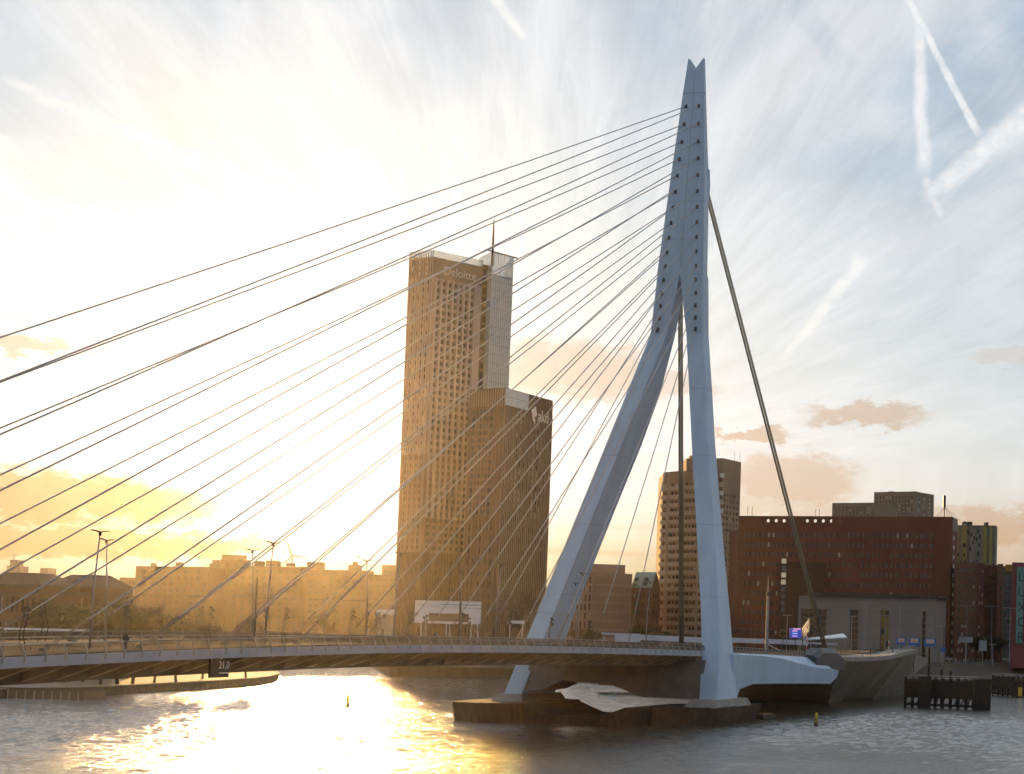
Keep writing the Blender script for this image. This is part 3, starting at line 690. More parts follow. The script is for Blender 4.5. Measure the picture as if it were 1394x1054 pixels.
building('', '', '', foot, 7, zA, DB, {1: dict(c=9, r=9, m0=2, m1=2, zb=12, zt=43, ww=.35, wh=.5, d=.5), 0: dict(c=4, r=9, m0=1, m1=1, zb=12, zt=43, ww=.3, wh=.5, stuff=1)}, root=tw, nroof=True, seed=3)
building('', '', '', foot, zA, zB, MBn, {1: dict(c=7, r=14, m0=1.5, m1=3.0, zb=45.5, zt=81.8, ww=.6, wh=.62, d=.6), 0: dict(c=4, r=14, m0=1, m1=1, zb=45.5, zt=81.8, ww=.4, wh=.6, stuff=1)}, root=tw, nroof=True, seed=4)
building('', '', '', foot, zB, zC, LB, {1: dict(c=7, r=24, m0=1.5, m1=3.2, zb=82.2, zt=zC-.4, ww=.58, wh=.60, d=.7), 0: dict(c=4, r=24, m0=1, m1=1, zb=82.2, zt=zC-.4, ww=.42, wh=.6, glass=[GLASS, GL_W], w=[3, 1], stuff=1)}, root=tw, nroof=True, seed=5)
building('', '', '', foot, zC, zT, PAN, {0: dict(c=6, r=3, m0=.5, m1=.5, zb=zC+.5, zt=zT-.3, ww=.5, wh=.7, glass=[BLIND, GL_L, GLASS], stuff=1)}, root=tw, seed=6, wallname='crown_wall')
def fins(root, A, B, z0, z1, step, w, dp, m, name='fin'):
    A, B = V3(A), V3(B); L = (B-A).length; u = (B-A)/L; n = Vector((u.y, -u.x, 0)); mb = MB(); k = int(L/step)
    for i in range(k+1):
        q_ = A+u*(L*i/k); mb.box((q_.x+n.x*dp/2, q_.y+n.y*dp/2, (z0+z1)/2), u*w/2, n*dp/2, (0, 0, (z1-z0)/2))
    return tag(mb.build(name, m, root), kind='stuff')
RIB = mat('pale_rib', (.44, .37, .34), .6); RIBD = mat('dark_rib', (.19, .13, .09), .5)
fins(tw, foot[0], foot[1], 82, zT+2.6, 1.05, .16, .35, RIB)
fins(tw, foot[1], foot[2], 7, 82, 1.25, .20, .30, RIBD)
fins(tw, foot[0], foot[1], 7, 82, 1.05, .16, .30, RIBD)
wu = (V3(foot[2])-V3(foot[1])); wl = wu.length; wu.normalize(); wn = Vector((wu.y, -wu.x, 0)); cw = (wl-4.7)/7
pm = MB()
for i in range(8):
    q_ = V3(foot[1])+wu*(1.5+cw*i)+wn*.25; pm.box((q_.x, q_.y, (zC+58)/2), wu*.42, wn*.3, (0, 0, (zC-58)/2))
q_ = V3(foot[1])+wu*(wl-1.6)+wn*.3; pm.box((q_.x, q_.y, (zC+40)/2), wu*1.1, wn*.3, (0, 0, (zC-40)/2))
tag(pm.build('pilaster', RIB, tw), kind='stuff')
# glass crown fence on the roof edge
def crown(root, pts, z0, z1, step=1.1, name='glass_crown', gm=None):
    mb = MB(); gl = MB()
    for a, b in zip(pts, pts[1:]):
        a, b = V3(a), V3(b); L = (b-a).length; u = (b-a)/L; k = max(1, int(L/step))
        for i in range(k+1):
            q_ = a+u*(L*i/k); mb.box((q_.x, q_.y, (z0+z1)/2), u*.06, Vector((u.y, -u.x, 0))*.08, (0, 0, (z1-z0)/2))
        for z in (z0+.1, (z0+z1)/2, z1): mb.box(((a.x+b.x)/2, (a.y+b.y)/2, z), (b-a)/2, Vector((u.y, -u.x, 0))*.06, (0, 0, .07))
        gl.box(((a.x+b.x)/2, (a.y+b.y)/2, (z0+z1)/2), (b-a)/2, Vector((u.y, -u.x, 0))*.02, (0, 0, (z1-z0)/2-.1))
    o = mb.build(name, mat('crown_frame', (.30, .32, .28), .4, .4), root)
    gl.build('pane', gm or CLEAR, o)
CLEAR = mat('clear_glass', (.75, .85, .82), .05)
CLEAR.node_tree.nodes['Principled BSDF'].inputs['Alpha'].default_value = .35
crown(tw, [foot[0], foot[1], foot[2]], zT+.36, zT+2.9)
# text panel
tp_ = V3(foot[1])+wu*4.6+wn*.5
text('Deloitte', 'lettering', 4.6, (tp_.x, tp_.y, zT-5.6), wu, (0, 0, 1), mat('sign_pale', (.68, .66, .64), .5), tw)
# dark recess strip and pale glass slab
S0, S1, S2 = G(661, 748), G(682.5, 741), G(692, 752)
A, B = TP(657, 362, 744), TP(671, 362, 747)
zS = ZP(684, 344, 741)
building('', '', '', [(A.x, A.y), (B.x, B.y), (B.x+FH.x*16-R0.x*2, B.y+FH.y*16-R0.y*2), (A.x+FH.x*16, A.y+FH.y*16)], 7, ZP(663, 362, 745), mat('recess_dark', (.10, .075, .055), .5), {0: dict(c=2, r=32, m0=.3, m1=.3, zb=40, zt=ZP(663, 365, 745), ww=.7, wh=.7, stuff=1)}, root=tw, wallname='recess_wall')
s0, s1 = TP(670, 350, 741), TP(699, 350, 750)
sf = [(s0.x, s0.y), (s1.x, s1.y), (s1.x+FH.x*14-R0.x*3, s1.y+FH.y*14-R0.y*3), (s0.x+FH.x*14-R0.x*5, s0.y+FH.y*14-R0.y*5)]
building('', '', '', sf, 7, zS-9, GL_L, root=tw, wallname='glass_slab')
u_ = (V3(sf[1])-V3(sf[0])).normalized()
fins(tw, sf[0], sf[1], 60, zS, 1.15, .10, .14, mat('frit_line', (.26, .30, .29), .4), 'mullion')
hz = MB(); n_ = Vector((u_.y, -u_.x, 0))
for k in range(40):
    z = 62+k*3.6
    if z < zS-8.6: hz.box((*((V3(sf[0])+V3(sf[1]))/2+n_*.04).xy, z), (V3(sf[1])-V3(sf[0]))/2, n_*.06, (0, 0, .08))
tag(hz.build('transom', mat('frit_line', (.26, .30, .29)), tw), kind='stuff')
crown(tw, [sf[3], sf[0], sf[1], sf[2]], zS-8.6, zS, 1.6)
cv = MB(); cv.box((*((V3(sf[0])+V3(sf[1]))/2).xy, zS+.2), u_*8.4, n_*.6, (0, 0, .12)); cv.build('crown_beam', GIRD, tw)
mp_ = P(670, 362, 744); mt = MB(); mt.tube([(mp_.x, mp_.y, zS-7), (mp_.x, mp_.y, zS+2), (mp_.x, mp_.y, ZP(671, 308, 744))], [.55, .45, .22], 6); mt.build('mast', DARK, tw)
# lower wing
A, B, Cc = TP(640, 532, 714), TP(688, 529, 702), TP(752, 546, 735)
lf = [(A.x, A.y), (B.x, B.y), (Cc.x, Cc.y), (Cc.x+FH.x*24-R0.x*6, Cc.y+FH.y*24-R0.y*6), (A.x+FH.x*20, A.y+FH.y*20)]
zW = ZP(688, 529, 702); z1 = ZP(688, 552, 702); z2 = 58.0
WM = bricks('wing_stone', (.15, .105, .08), .2)
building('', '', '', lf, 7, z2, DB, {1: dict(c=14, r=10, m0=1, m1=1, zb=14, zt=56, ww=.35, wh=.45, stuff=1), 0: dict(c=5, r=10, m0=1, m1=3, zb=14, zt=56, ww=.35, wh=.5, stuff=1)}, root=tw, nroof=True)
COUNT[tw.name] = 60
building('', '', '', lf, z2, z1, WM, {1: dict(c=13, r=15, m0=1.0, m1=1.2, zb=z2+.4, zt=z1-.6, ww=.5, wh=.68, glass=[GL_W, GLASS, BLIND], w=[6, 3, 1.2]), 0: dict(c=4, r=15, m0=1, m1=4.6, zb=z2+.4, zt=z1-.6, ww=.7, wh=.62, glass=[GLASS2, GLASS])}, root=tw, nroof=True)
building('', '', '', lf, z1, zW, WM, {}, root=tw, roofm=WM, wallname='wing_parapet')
uu = (V3(lf[2])-V3(lf[1])); LL = uu.length; uu.normalize(); nn = Vector((uu.y, -uu.x, 0))
for k in (0, 1):
    for j in (0, 1):
        m = MB(); q_ = V3(lf[1])+uu*(4.6+k*9.0)+nn*.12; m.box((q_.x, q_.y, z1+.5+(zW-z1)*(.25+.5*j)-.3), uu*4.4, nn*.08, (0, 0, (zW-z1)*.24)); m.build('glass_panel', GL_L, tw)
fins(tw, lf[0], lf[1], z1, zW, 1.1, .14, .2, RIB, 'rib'); fins(tw, V3(lf[1])+uu*18.5, lf[2], z1, zW, 1.2, .2, .25, RIBD, 'rib')
fins(tw, lf[1], lf[2], 7, z1, LL/26, .22, .35, mat('wing_rib', (.27, .20, .16), .5), 'rib'); fins(tw, lf[0], lf[1], 7, z1, 1.6, .2, .3, RIBD, 'rib')
q_ = V3(lf[1])+uu*(LL-12.2)+nn*.5
text('akd', 'lettering', 6.2, (q_.x, q_.y, zW-9.0), uu, (0, 0, 1), mat('sign_pale', (.68, .66, .64)), tw)
lg = MB(); q_ = V3(lf[1])+uu*(LL-15.2)+nn*.4; lg.box((q_.x, q_.y, zW-6.2), uu*1.6+Vector((0, 0, .9)), nn*.1, Vector((0, 0, 1.6))-uu*.6); lg.box((q_.x, q_.y, zW-9.0), uu*.8-Vector((0, 0, .5)), nn*.1, Vector((0, 0, .8))); lg.build('emblem', mat('sign_pale', (.68, .66, .64)), tw)
# --- round balcony tower behind the pylon
D0 = 800
rt = empty('apartment_tower', 'brown apartment tower with curved balcony front behind the near pylon leg', 'apartment tower')
zt1 = ZP(930, 642, D0)
pc, pr2 = TP(903, 642, D0+14), TP(978, 642, D0-2)
arc = []
for i in range(9):
    t = i/8; q_ = pc.lerp(pr2, t); bul = 9*math.sin(math.pi*min(1, t*1.0))**.8; q_ = q_ - FH*bul; arc.append((q_.x, q_.y))
arc2 = arc + [(pr2.x+FH.x*25, pr2.y+FH.y*25), (pc.x+FH.x*25, pc.y+FH.y*25)]
BRT = bricks('tower_brick_tan', (.30, .20, .14), .15); BLC = mat('balcony_front', (.42, .31, .23), .6)
NF = 19; fh = (zt1-4-13)/NF
rm = MB()
building('', '', '', arc2, 7, zt1, BRT, {i: dict(c=2, r=NF, m0=.2, m1=.2, zb=13, zt=zt1-4, ww=.7, wh=.55, d=.5, glass=[GLASS, GLASS2, BLIND], w=[6, 3, .7]) for i in range(8)}, root=rt, seed=8)
for j in range(NF):
    z = 13+fh*j; m = MB(); c0 = [Vector((p[0], p[1], 0)) for p in arc]
    rings = []
    for i, p in enumerate(c0):
        nrm = -FH if 0 < i < 8 else (-FH + (R0*-.8 if i == 0 else R0*.3)).normalized()
        rings.append([(p.x, p.y, z-.15), (p.x+nrm.x*1.3, p.y+nrm.y*1.3, z-.15), (p.x+nrm.x*1.3, p.y+nrm.y*1.3, z+1.45), (p.x+nrm.x*1.2, p.y+nrm.y*1.2, z+1.45), (p.x+nrm.x*1.2, p.y+nrm.y*1.2, z+.08), (p.x, p.y, z+.08)])
    m.loft(rings); m.build('balcony', BLC, rt)
for px_, w_ in ((901, 1.3), (921, .5), (944, 1.0)):
    q_ = G(px_+2, D0-4.5 if px_ > 905 else D0+9); m = MB(); m.box((q_.x, q_.y, (zt1+7)/2), R0*w_*.4, FH*.9, (0, 0, (zt1-7)/2-.3)); m.build('pier_strip', BLC, rt)
for i in range(7):
    q_ = G(903+i*8, D0-8); m = MB(); m.tube([(q_.x, q_.y, 7), (q_.x, q_.y, 13.2)], .5, 8); m.build('column', CONC2, rt)
for (a, b, y, D_, t_) in ((926, 948, 624, 812, 14), (931, 952, 620, 814, 8), (940, 944, 589, 812, 3)):
    fp = footpx(a, D_, b, D_, t_); q_ = MB(); q_.prism(fp, zt1-1, ZP(a, y, D_)); q_.build('roof_block', BRT, rt)
sl_ = empty('slab_tower', 'grey brown slab tower with small square windows right of the near pylon leg', 'apartment tower')
a, b, c_ = TP(955, 625, 815), TP(984, 625, 806), TP(1009, 630, 822)
fs = [(a.x, a.y), (b.x, b.y), (c_.x, c_.y), (c_.x+FH.x*18, c_.y+FH.y*18), (a.x+FH.x*18, a.y+FH.y*18)]
z1 = ZP(988, 625, 806)
STN = bricks('slab_brick', (.24, .195, .16), .12)
building('', '', '', fs, 7, z1, STN, {1: dict(c=5, r=22, m0=1.2, m1=1.0, zb=22, zt=z1-14, ww=.5, wh=.55, d=.5, glass=[GLASS, GLASS2, BLIND], w=[5, 3, .5])}, root=sl_, seed=9)
for j in range(13):
    z = ZP(981, 648+j*12, 806); m = MB(); q_ = TP(982, 680, 804); m.box((q_.x, q_.y, z), R0*.9, FH*1.2, (0, 0, .9)); m.build('bay_window', BLIND if j % 2 else GL_L, sl_)
for px_ in (992, 999):
    q_ = G(px_, 812); m = MB(); m.tube([(q_.x, q_.y, z1), (q_.x, q_.y, z1+4)], .08, 4); m.build('antenna', DARK, sl_)
# --- big red courthouse
RED = bricks('red_brick', (.155, .052, .036), .22)
A, B = TP(1006, 701, 742), TP(1296, 704, 700); Cq = TP(1304, 706, 716)
back_ = FH*30
zr = ZP(1300, 705, 700); zr = (ZP(1006, 701, 742)+zr)/2
rf = [(A.x, A.y), (B.x, B.y), (Cq.x, Cq.y), (Cq.x+back_.x, Cq.y+back_.y), (A.x+back_.x, A.y+back_.y)]
rng_ = random.Random(4)
def skipf(i, j, c, r): return (j < 4 and i > 8) or (7 < i < 13 and 2 < j < 9 and rng_.random() < .25) or rng_.random() < .04
red = building('red_brick_block', 'long dark red brick block with rows of small windows and round roof openings', 'office building', rf, 7, zr-5.2, RED,
   {0: dict(c=40, r=12, m0=2, m1=7, zb=12, zt=zr-5.6, ww=.42, wh=.46, d=.4, glass=[GLASS, GLASS2, BLIND], w=[5, 4, .6], skip=skipf), 1: dict(c=1, r=13, m0=2.6, m1=2.6, zb=10, zt=zr-6, ww=.5, wh=.45, glass=[BLIND, GL_L])}, seed=11, nroof=True)
par = MB()      # parapet screen with open holes (sky shows through)
uR = (V3(rf[1])-V3(rf[0])); LR = uR.length; uR.normalize(); nR = Vector((uR.y, -uR.x, 0))
def pz(x, z, d_=0): q_ = V3(rf[0])+uR*x-nR*d_; return (q_.x, q_.y, z)
holes = [((px_-1006)/(1296-1006))*LR for px_ in (1047, 1058, 1069, 1101, 1112, 1123, 1134, 1146)]
za, zb_, x0 = zr-5.2, zr, 0
hc = zr-1.9; hr = .66
for hx in holes:
    par.hexa([pz(x0, za), pz(hx-1.2, za), pz(hx-1.2, za, .4), pz(x0, za, .4)], [pz(x0, zb_), pz(hx-1.2, zb_), pz(hx-1.2, zb_, .4), pz(x0, zb_, .4)])
    N = 16
    def sq(k):
        a_ = 2*math.pi*k/N; c, s_ = math.cos(a_), math.sin(a_); t = 1/max(abs(c), abs(s_)); return hx+1.2*c*t, ((hc+(zb_-hc)*s_*t) if s_ > 0 else (hc+(hc-za)*s_*t))
    for k in range(N):
        a1, a2 = 2*math.pi*k/N, 2*math.pi*(k+1)/N
        i1, i2 = (hx+hr*math.cos(a1), hc+hr*math.sin(a1)), (hx+hr*math.cos(a2), hc+hr*math.sin(a2)); o1, o2 = sq(k), sq(k+1)
        for dd in (0, .4): par.face(pz(*o1, dd), pz(*o2, dd), pz(*i2, dd), pz(*i1, dd))
        par.face(pz(*i1), pz(*i2), pz(*i2, .4), pz(*i1, .4))
    x0 = hx+1.2
par.hexa([pz(x0, za), pz(LR, za), pz(LR, za, .4), pz(x0, za, .4)], [pz(x0, zb_), pz(LR, zb_), pz(LR, zb_, .4), pz(x0, zb_, .4)])
par.build('roof_screen', RED, red, fix=False)
rfm = MB(); rfm.face(*[(p[0], p[1], zr-5.2) for p in rf]); 
rfm.hexa([pz(LR*.45, zr-5.2, 2), pz(LR*.999, zr-5.2, 2), (rf[2][0], rf[2][1], zr-5.2), (rf[2][0], rf[2][1], zr-5.2)], [pz(LR*.45, zr-.1, 2), pz(LR*.999, zr-.1, 2), (rf[2][0], rf[2][1], zr-.1), (rf[2][0], rf[2][1], zr-.1)])
rfm.build('roof', GIRD, red)
sm_ = MB(); sm_.hexa([pz(LR, za), (rf[2][0], rf[2][1], za), (rf[2][0]+back_.x*.9, rf[2][1]+back_.y*.9, za), pz(LR*.999, za, 2)], [pz(LR, zb_-.0), (rf[2][0], rf[2][1], zb_), (rf[2][0]+back_.x*.9, rf[2][1]+back_.y*.9, zb_), pz(LR*.999, zb_, 2)])
sm_.build('side_parapet', RED, red)
# dark block put in for the shade of a deep recess, with lit strip
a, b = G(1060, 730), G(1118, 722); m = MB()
m.box(((a.x+b.x)/2, (a.y+b.y)/2, (7+ZP(1090, 766, 726))/2), (b-a)/2, FH*2.5, (0, 0, (ZP(1090, 766, 726)-7)/2)); m.build('recess_shade_block', bricks('recess_shade_brown', (.055, .028, .020), .2), red)
for k in range(8):
    q_ = G(1063.5, 726.5); m = MB(); m.box((q_.x, q_.y, ZP(1064, 764+k*9.5, 727)), R0*.9, FH*.2, (0, 0, .95)); m.build('lit_pane', mat('stair_light', (.5, .46, .36), .4, 0, 0, 0, .5, 0, None, False, ((1, .85, .55), .12)) if k in (0, 2, 3) else GLASS2, red)
for px_ in (1012, 1018, 1105, 1110):
    q_ = G(px_, 738); m = MB(); m.tube([(q_.x, q_.y, zr-.5), (q_.x, q_.y, zr+3.6)], .09, 4); m.build('antenna', DARK, red)
# mast on the right of the red roof
q_ = G(1281, 712); m = MB(); m.tube([(q_.x, q_.y, zr-.2), (q_.x, q_.y, zr+9.2)], .22, 6); rm_ = m.build('mast', DARK, red)
m = MB(); m.tube([(q_.x, q_.y, zr+4.3), (q_.x, q_.y, ZP(1281, 675, 712))], .55, 8); m.build('aerial', DARK, rm_)
for dx in (-4, -2, 2, 4, 6):
    m = MB(); m.tube([(q_.x+R0.x*dx, q_.y+R0.y*dx, zr-.2), (q_.x, q_.y, zr+4.4)], .06, 4); m.build('guy_wire', DARK, rm_)
# grey blocks above/behind the red roof
GB = bricks('grey_brick', (.21, .19, .145), .2); YG = bricks('olive_brick', (.20, .17, .09), .2)
def block(name, label, cat, p0, D0_, p1, D1_, t, ytop, m, spec=None, z0=7, side=None, seed=1, pxr=None, left=None):
    if D1_ is None: D1_ = D0_-(p1-p0)*D0_/FPX*((p0-W/2)/FPX)
    fp = footpx(p0, D0_, p1, D1_, t, y=ytop); zt_ = ZP(pxr or p0, ytop, D0_)
    sp = {}
    if spec: sp[0] = {**spec}; 
    if side: sp[1] = {**side}
    if left: sp[3] = {**left}
    return building(name, label, cat, fp, z0, zt_, m, sp, seed=seed)
gw = dict(c=11, r=4, m0=1, m1=1, zb=ZP(1150, 702, 900), ww=.45, wh=.6, glass=[GLASS, GLASS2, BLIND], w=[4, 3, 1])
block('grey_office', 'low grey office block peeping over the left half of the red roof', 'office building', 1133, 910, 1192, 895, 25, 686, GB, gw, side=None, seed=21)
gw2 = dict(c=12, r=6, m0=1, m1=1, zb=ZP(1200, 702, 940)-2, ww=.4, wh=.62, glass=[GLASS, GLASS2, BLIND], w=[4, 3, .6])
gt = block('grey_tower_block', 'taller grey block with irregular windows above the middle of the red roof', 'office building', 1190, 950, 1246, 935, 22, 671, GB, gw2, side=dict(c=3, r=6, zb=ZP(1200, 702, 940)-2, ww=.4, wh=.6, glass=[GLASS, BLIND]), seed=22)
for a, b, y in ((1204, 1212, 669), (1236, 1243, 669)):
    fp = footpx(a, 945, b, 944, 6); m = MB(); z_ = ZP(a, 672, 945); m.prism(fp, z_-1.5, z_+1.2); m.build('roof_unit', GB, gt)
# yellow striped block
ys = empty('striped_block', 'block with vertical yellow, green and grey facade strips right of the red roof', 'office building')
fp = footpx(1302, 770, 1355, 764, 8, y=715); zy = ZP(1330, 715, 760)
building('', '', '', fp, 7, zy, GB, {}, root=ys)
uY = (V3(fp[1])-V3(fp[0])); LY = uY.length; uY.normalize(); nY = Vector((uY.y, -uY.x, 0)); cols = [(.33, .27, .08), (.20, .18, .13), (.31, .25, .07), (.30, .26, .09), (.10, .10, .09), (.26, .24, .22), (.22, .21, .2), (.17, .17, .17), (.20, .19, .18), (.25, .22, .12), (.30, .30, .05), (.12, .12, .10), (.31, .31, .07), (.14, .14, .12)]
for k, c_ in enumerate(cols):
    q_ = V3(fp[0])+uY*(LY*(k+.5)/len(cols))+nY*.15; m = MB(); m.box((q_.x, q_.y, (zy+30)/2), uY*(LY/len(cols)*.46), nY*.12, (0, 0, (zy-30)/2-.2)); m.build('panel', mat('strip_%d_%d_%d' % tuple(int(x*99) for x in c_), c_, .5, 0, .3, .25), ys)
wn_ = MB()
for k in range(26):
    rx, rz = rng_.random(), rng_.random(); q_ = V3(fp[0])+uY*(LY*(.04+.6*rx))+nY*.30; wn_.box((q_.x, q_.y, zy-2-rz*16), uY*.35, nY*.05, (0, 0, .8))
tag(wn_.build('window', GLASS, ys), kind='stuff')
for a, b in ((1308, 1311), (1313, 1320), (1338, 1342)):
    f2 = footpx(a, 760, b, 760, 3); m = MB(); m.prism(f2, zy, zy+1.3); m.build('roof_unit', DARK, ys)
# brown blocks right
BW = bricks('brown_brick', (.17, .085, .06), .25); BW2 = bricks('dusky_brick', (.115, .045, .036), .25)
block('brown_block', 'brown brick block with a column of bright corner windows beside the red block', 'office building', 1301, 688, 1331, None, 20, 766, BW,
      dict(c=5, r=11, m0=1.0, m1=.6, ww=.6, wh=.42, zb=11, glass=[BLIND, GLASS, GLASS2], w=[1, 4, 2]), seed=31)
block('brown_wing', 'dark brown brick wing with a vertical row of small windows', 'office building', 1331, 680, 1341, None, 20, 767, BW2, dict(c=2, r=11, m0=.3, m1=.3, ww=.4, wh=.4, zb=11, glass=[BLIND, GLASS2]), seed=32)
block('dark_brick_block', 'almost black red brick block between brown wings on the right', 'office building', 1341, 690, 1359, None, 20, 770, BW2, dict(c=4, r=11, m0=.6, m1=.6, ww=.4, wh=.4, zb=11, glass=[GLASS, GLASS2]), seed=33)
block('narrow_brown_block', 'narrow brown end block with recessed glass, left of the theatre', 'office building', 1358, 674, 1366, None, 20, 769, BW, dict(c=2, r=11, m0=.3, m1=.3, ww=.6, wh=.5, zb=11), seed=34)
q_ = P(1319, 860, 686)
block('glass_gap_building', 'teal glass building with an orange top storey between brown block and theatre', 'office building', 1366, 720, 1386, None, 20, 772, mat('teal_wall', (.07, .11, .11), .4), dict(c=4, r=12, m0=.4, m1=.4, ww=.8, wh=.7, zb=12, glass=[GLASS, GLASS2]), seed=35)
f2 = footpx(1366, 717, 1384, 712, 10); m = MB(); m.prism(f2, ZP(1375, 778, 717), ZP(1375, 771, 717)+.6); tag(m.build('orange_roof_box', mat('orange_panel', (.45, .24, .05), .5)), 'orange rooftop box on the teal glass building', 'roof box')
# theatre with vertical letters
lux = block('theatre', 'dark red theatre at the right edge with stacked letters on a teal sign', 'theatre', 1378, 640, 1425, None, 30, 767, mat('theatre_red', (.20, .035, .040), .5, 0, .4, .2), None, seed=36)
sa, sb = G(1382, 638.5), G(1391, 638.5); m = MB(); zl0, zl1 = ZP(1386, 876, 638), ZP(1386, 772, 638)
m.box(((sa.x+sb.x)/2, (sa.y+sb.y)/2, (zl0+zl1)/2), (sb-sa)/2, FH*.15, (0, 0, (zl1-zl0)/2)); sg = m.build('sign_board', mat('sign_teal', (.10, .24, .22), .5), lux)
for k, ch in enumerate('LUXOR'):
    q_ = sa+(sb-sa)*.16-FH*.25; text(ch, 'lettering', 4.6 if ch != 'X' else 4.4, (q_.x, q_.y, zl1-5.0-k*5.3), (sb-sa), (0, 0, 1), mat('letter_dark', (.02, .035, .04), .5), sg)
# --- grey stone hall
GS = bricks('grey_stone', (.235, .215, .20), .12)
A, B = G(1085, 640), G(1270, 622); ug = (B-A).normalized(); ng = Vector((ug.y, -ug.x, 0)); LG = (B-A).length
zh = ZP(1180, 813, 631)
hall = empty('stone_hall', 'low grey stone hall with tall slit windows and a flat overhanging dark roof', 'hall')
segs = [(0, .02, 0), (.02, .21, 1), (.21, .385, 0), (.385, .445, 1), (.445, .61, 0), (.61, .67, 2), (.67, .915, 0), (.915, .94, 1), (.94, 1.0, 0)]
wl_ = MB(); z0h, z1h = 7, zh; zs0, zs1 = 9.5, ZP(1100, 829, 640)
for a_, b_, k in segs:
    p0, p1 = A+ug*LG*a_, A+ug*LG*b_
    def qd(za_, zb2, d_=0): wl_.face((p0.x-ng.x*d_, p0.y-ng.y*d_, za_), (p1.x-ng.x*d_, p1.y-ng.y*d_, za_), (p1.x-ng.x*d_, p1.y-ng.y*d_, zb2), (p0.x-ng.x*d_, p0.y-ng.y*d_, zb2))
    if k == 0: qd(z0h, z1h); continue
    qd(z0h, zs0); qd(zs1, z1h)
    for pp_ in (p0, p1): wl_.face((pp_.x, pp_.y, zs0), (pp_.x-ng.x*1, pp_.y-ng.y*1, zs0), (pp_.x-ng.x*1, pp_.y-ng.y*1, zs1), (pp_.x, pp_.y, zs1))
    wl_.face((p0.x, p0.y, zs1), (p1.x, p1.y, zs1), (p1.x-ng.x, p1.y-ng.y, zs1), (p0.x-ng.x, p0.y-ng.y, zs1))
    nrow = 8
    for r_ in range(nrow):
        for c in range(2 if b_-a_ < .1 else 5):
            nc = 2 if b_-a_ < .1 else 5; q0 = p0.lerp(p1, (c+.5)/nc)-ng*.9; zz = zs0+(zs1-zs0)*(r_+.5)/nrow; m = MB()
            gm = mat('amber_glass', (.24, .17, .04), .25) if k == 2 and rng_.random() < .7 else GLASS
            o = bpy.data.objects.new('window', pane_mesh((p1-p0).length/nc*.9, (zs1-zs0)/nrow*.86, gm)); COL.objects.link(o); o.parent = hall; o.location = (q0.x, q0.y, zz); o.rotation_euler = (0, 0, math.atan2(ug.y, ug.x))
Ab, Bb = A-ng*26, B-ng*26
wl_.face((B.x, B.y, z0h), (Bb.x, Bb.y, z0h), (Bb.x, Bb.y, z1h), (B.x, B.y, z1h)); wl_.face((A.x, A.y, z0h), (Ab.x, Ab.y, z0h), (Ab.x, Ab.y, z1h), (A.x, A.y, z1h))
wl_.face((Ab.x, Ab.y, z0h), (Bb.x, Bb.y, z0h), (Bb.x, Bb.y, z1h), (Ab.x, Ab.y, z1h)); wl_.build('wall', GS, hall, fix=False)
m = MB(); a_, b_ = A+ug*2+ng*1.5, B+ug*1.2+ng*1.5; c_, d_ = b_-ng*27, a_-ng*27; m.hexa([(p.x, p.y, zh+.2) for p in (a_, b_, c_, d_)], [(p.x, p.y, zh+1.0+e) for p, e in ((a_, .6), (b_, 0), (c_, 0), (d_, .6))]); m.build('roof', DARK, hall)
m = MB(); m.prism([((A+ug*x-ng*y).x, (A+ug*x-ng*y).y) for x, y in ((1, 1), (LG-1, 1), (LG-1, 24), (1, 24))], zh, zh+.25); m.build('roof_soffit', GIRD, hall)
jn = MB()
for k in range(1, 5):
    z = 7+(zh-7)*k/5; q0 = (A+B)/2+ng*.01; 
    for a_, b_, kk in segs:
        if kk == 0 and b_-a_ > .05:
            p0, p1 = A+ug*LG*a_, A+ug*LG*b_; c0 = (p0+p1)/2+ng*.03; jn.box((c0.x, c0.y, z), (p1-p0)/2, ng*.03, (0, 0, .05))
tag(jn.build('stone_joint', mat('joint_dark', (.12, .11, .10), .8), hall), kind='stuff')
# --- pink gridded office + gabled warehouse
PK = bricks('pink_stone', (.37, .235, .19), .12)
a0, a1, a2 = G(768, 812), G(803, 778), G(857, 790)
fpk = [(a0.x, a0.y), (a1.x, a1.y), (a2.x, a2.y), (a2.x+FH.x*25, a2.y+FH.y*25), (a0.x+FH.x*20, a0.y+FH.y*20)]
zp = ZP(803, 780, 778)
pk = building('gridded_office', 'pinkish stone office with a fine grid of tall windows between pylon leg and warehouse', 'office building', fpk, 7, zp, PK,
   {0: dict(c=6, r=8, m0=.6, m1=.6, zb=10, zt=zp-1, ww=.62, wh=.74, d=.6, glass=[GLASS, GL_W], w=[3, 1]), 1: dict(c=19, r=8, m0=.5, m1=.5, zb=10, zt=zp-1, ww=.52, wh=.76, d=.6, glass=[GLASS, GLASS2])}, roofm=PK, seed=41)
f2 = [(G(p, d_).x, G(p, d_).y) for p, d_ in ((799, 785), (847, 789), (847, 810), (799, 805))]; m = MB(); m.prism(f2, zp, ZP(820, 768, 785)); m.build('roof_storey', PK, pk)
wh = empty('gabled_warehouse', 'brown brick warehouse with a pale green gabled roof', 'warehouse')
a0, a1, a2 = G(856, 800), G(884, 792), G(896, 806)
fw = [(a0.x, a0.y), (a1.x, a1.y), (a2.x, a2.y), ((a2+a0-a1).x, (a2+a0-a1).y)]
ze = ZP(884, 800, 792); zg = ZP(888, 779, 800)
building('', '', '', fw, 7, ze, BW, {0: dict(c=4, r=7, m0=.5, m1=.5, zb=9, ww=.4, wh=.5, glass=[GLASS, GLASS2, BLIND], w=[3, 3, .5]), 1: dict(c=2, r=7, m0=.7, m1=.7, zb=9, ww=.4, wh=.5)}, root=wh, seed=42, nroof=True)
GRN = mat('green_copper', (.24, .37, .31), .6, 0, .4, .2)
c0, c1, c2, c3 = [Vector((p[0], p[1], ze)) for p in fw]; rdg0, rdg1 = (c0+c3)/2, (c1+c2)/2; rdg0.z = rdg1.z = zg
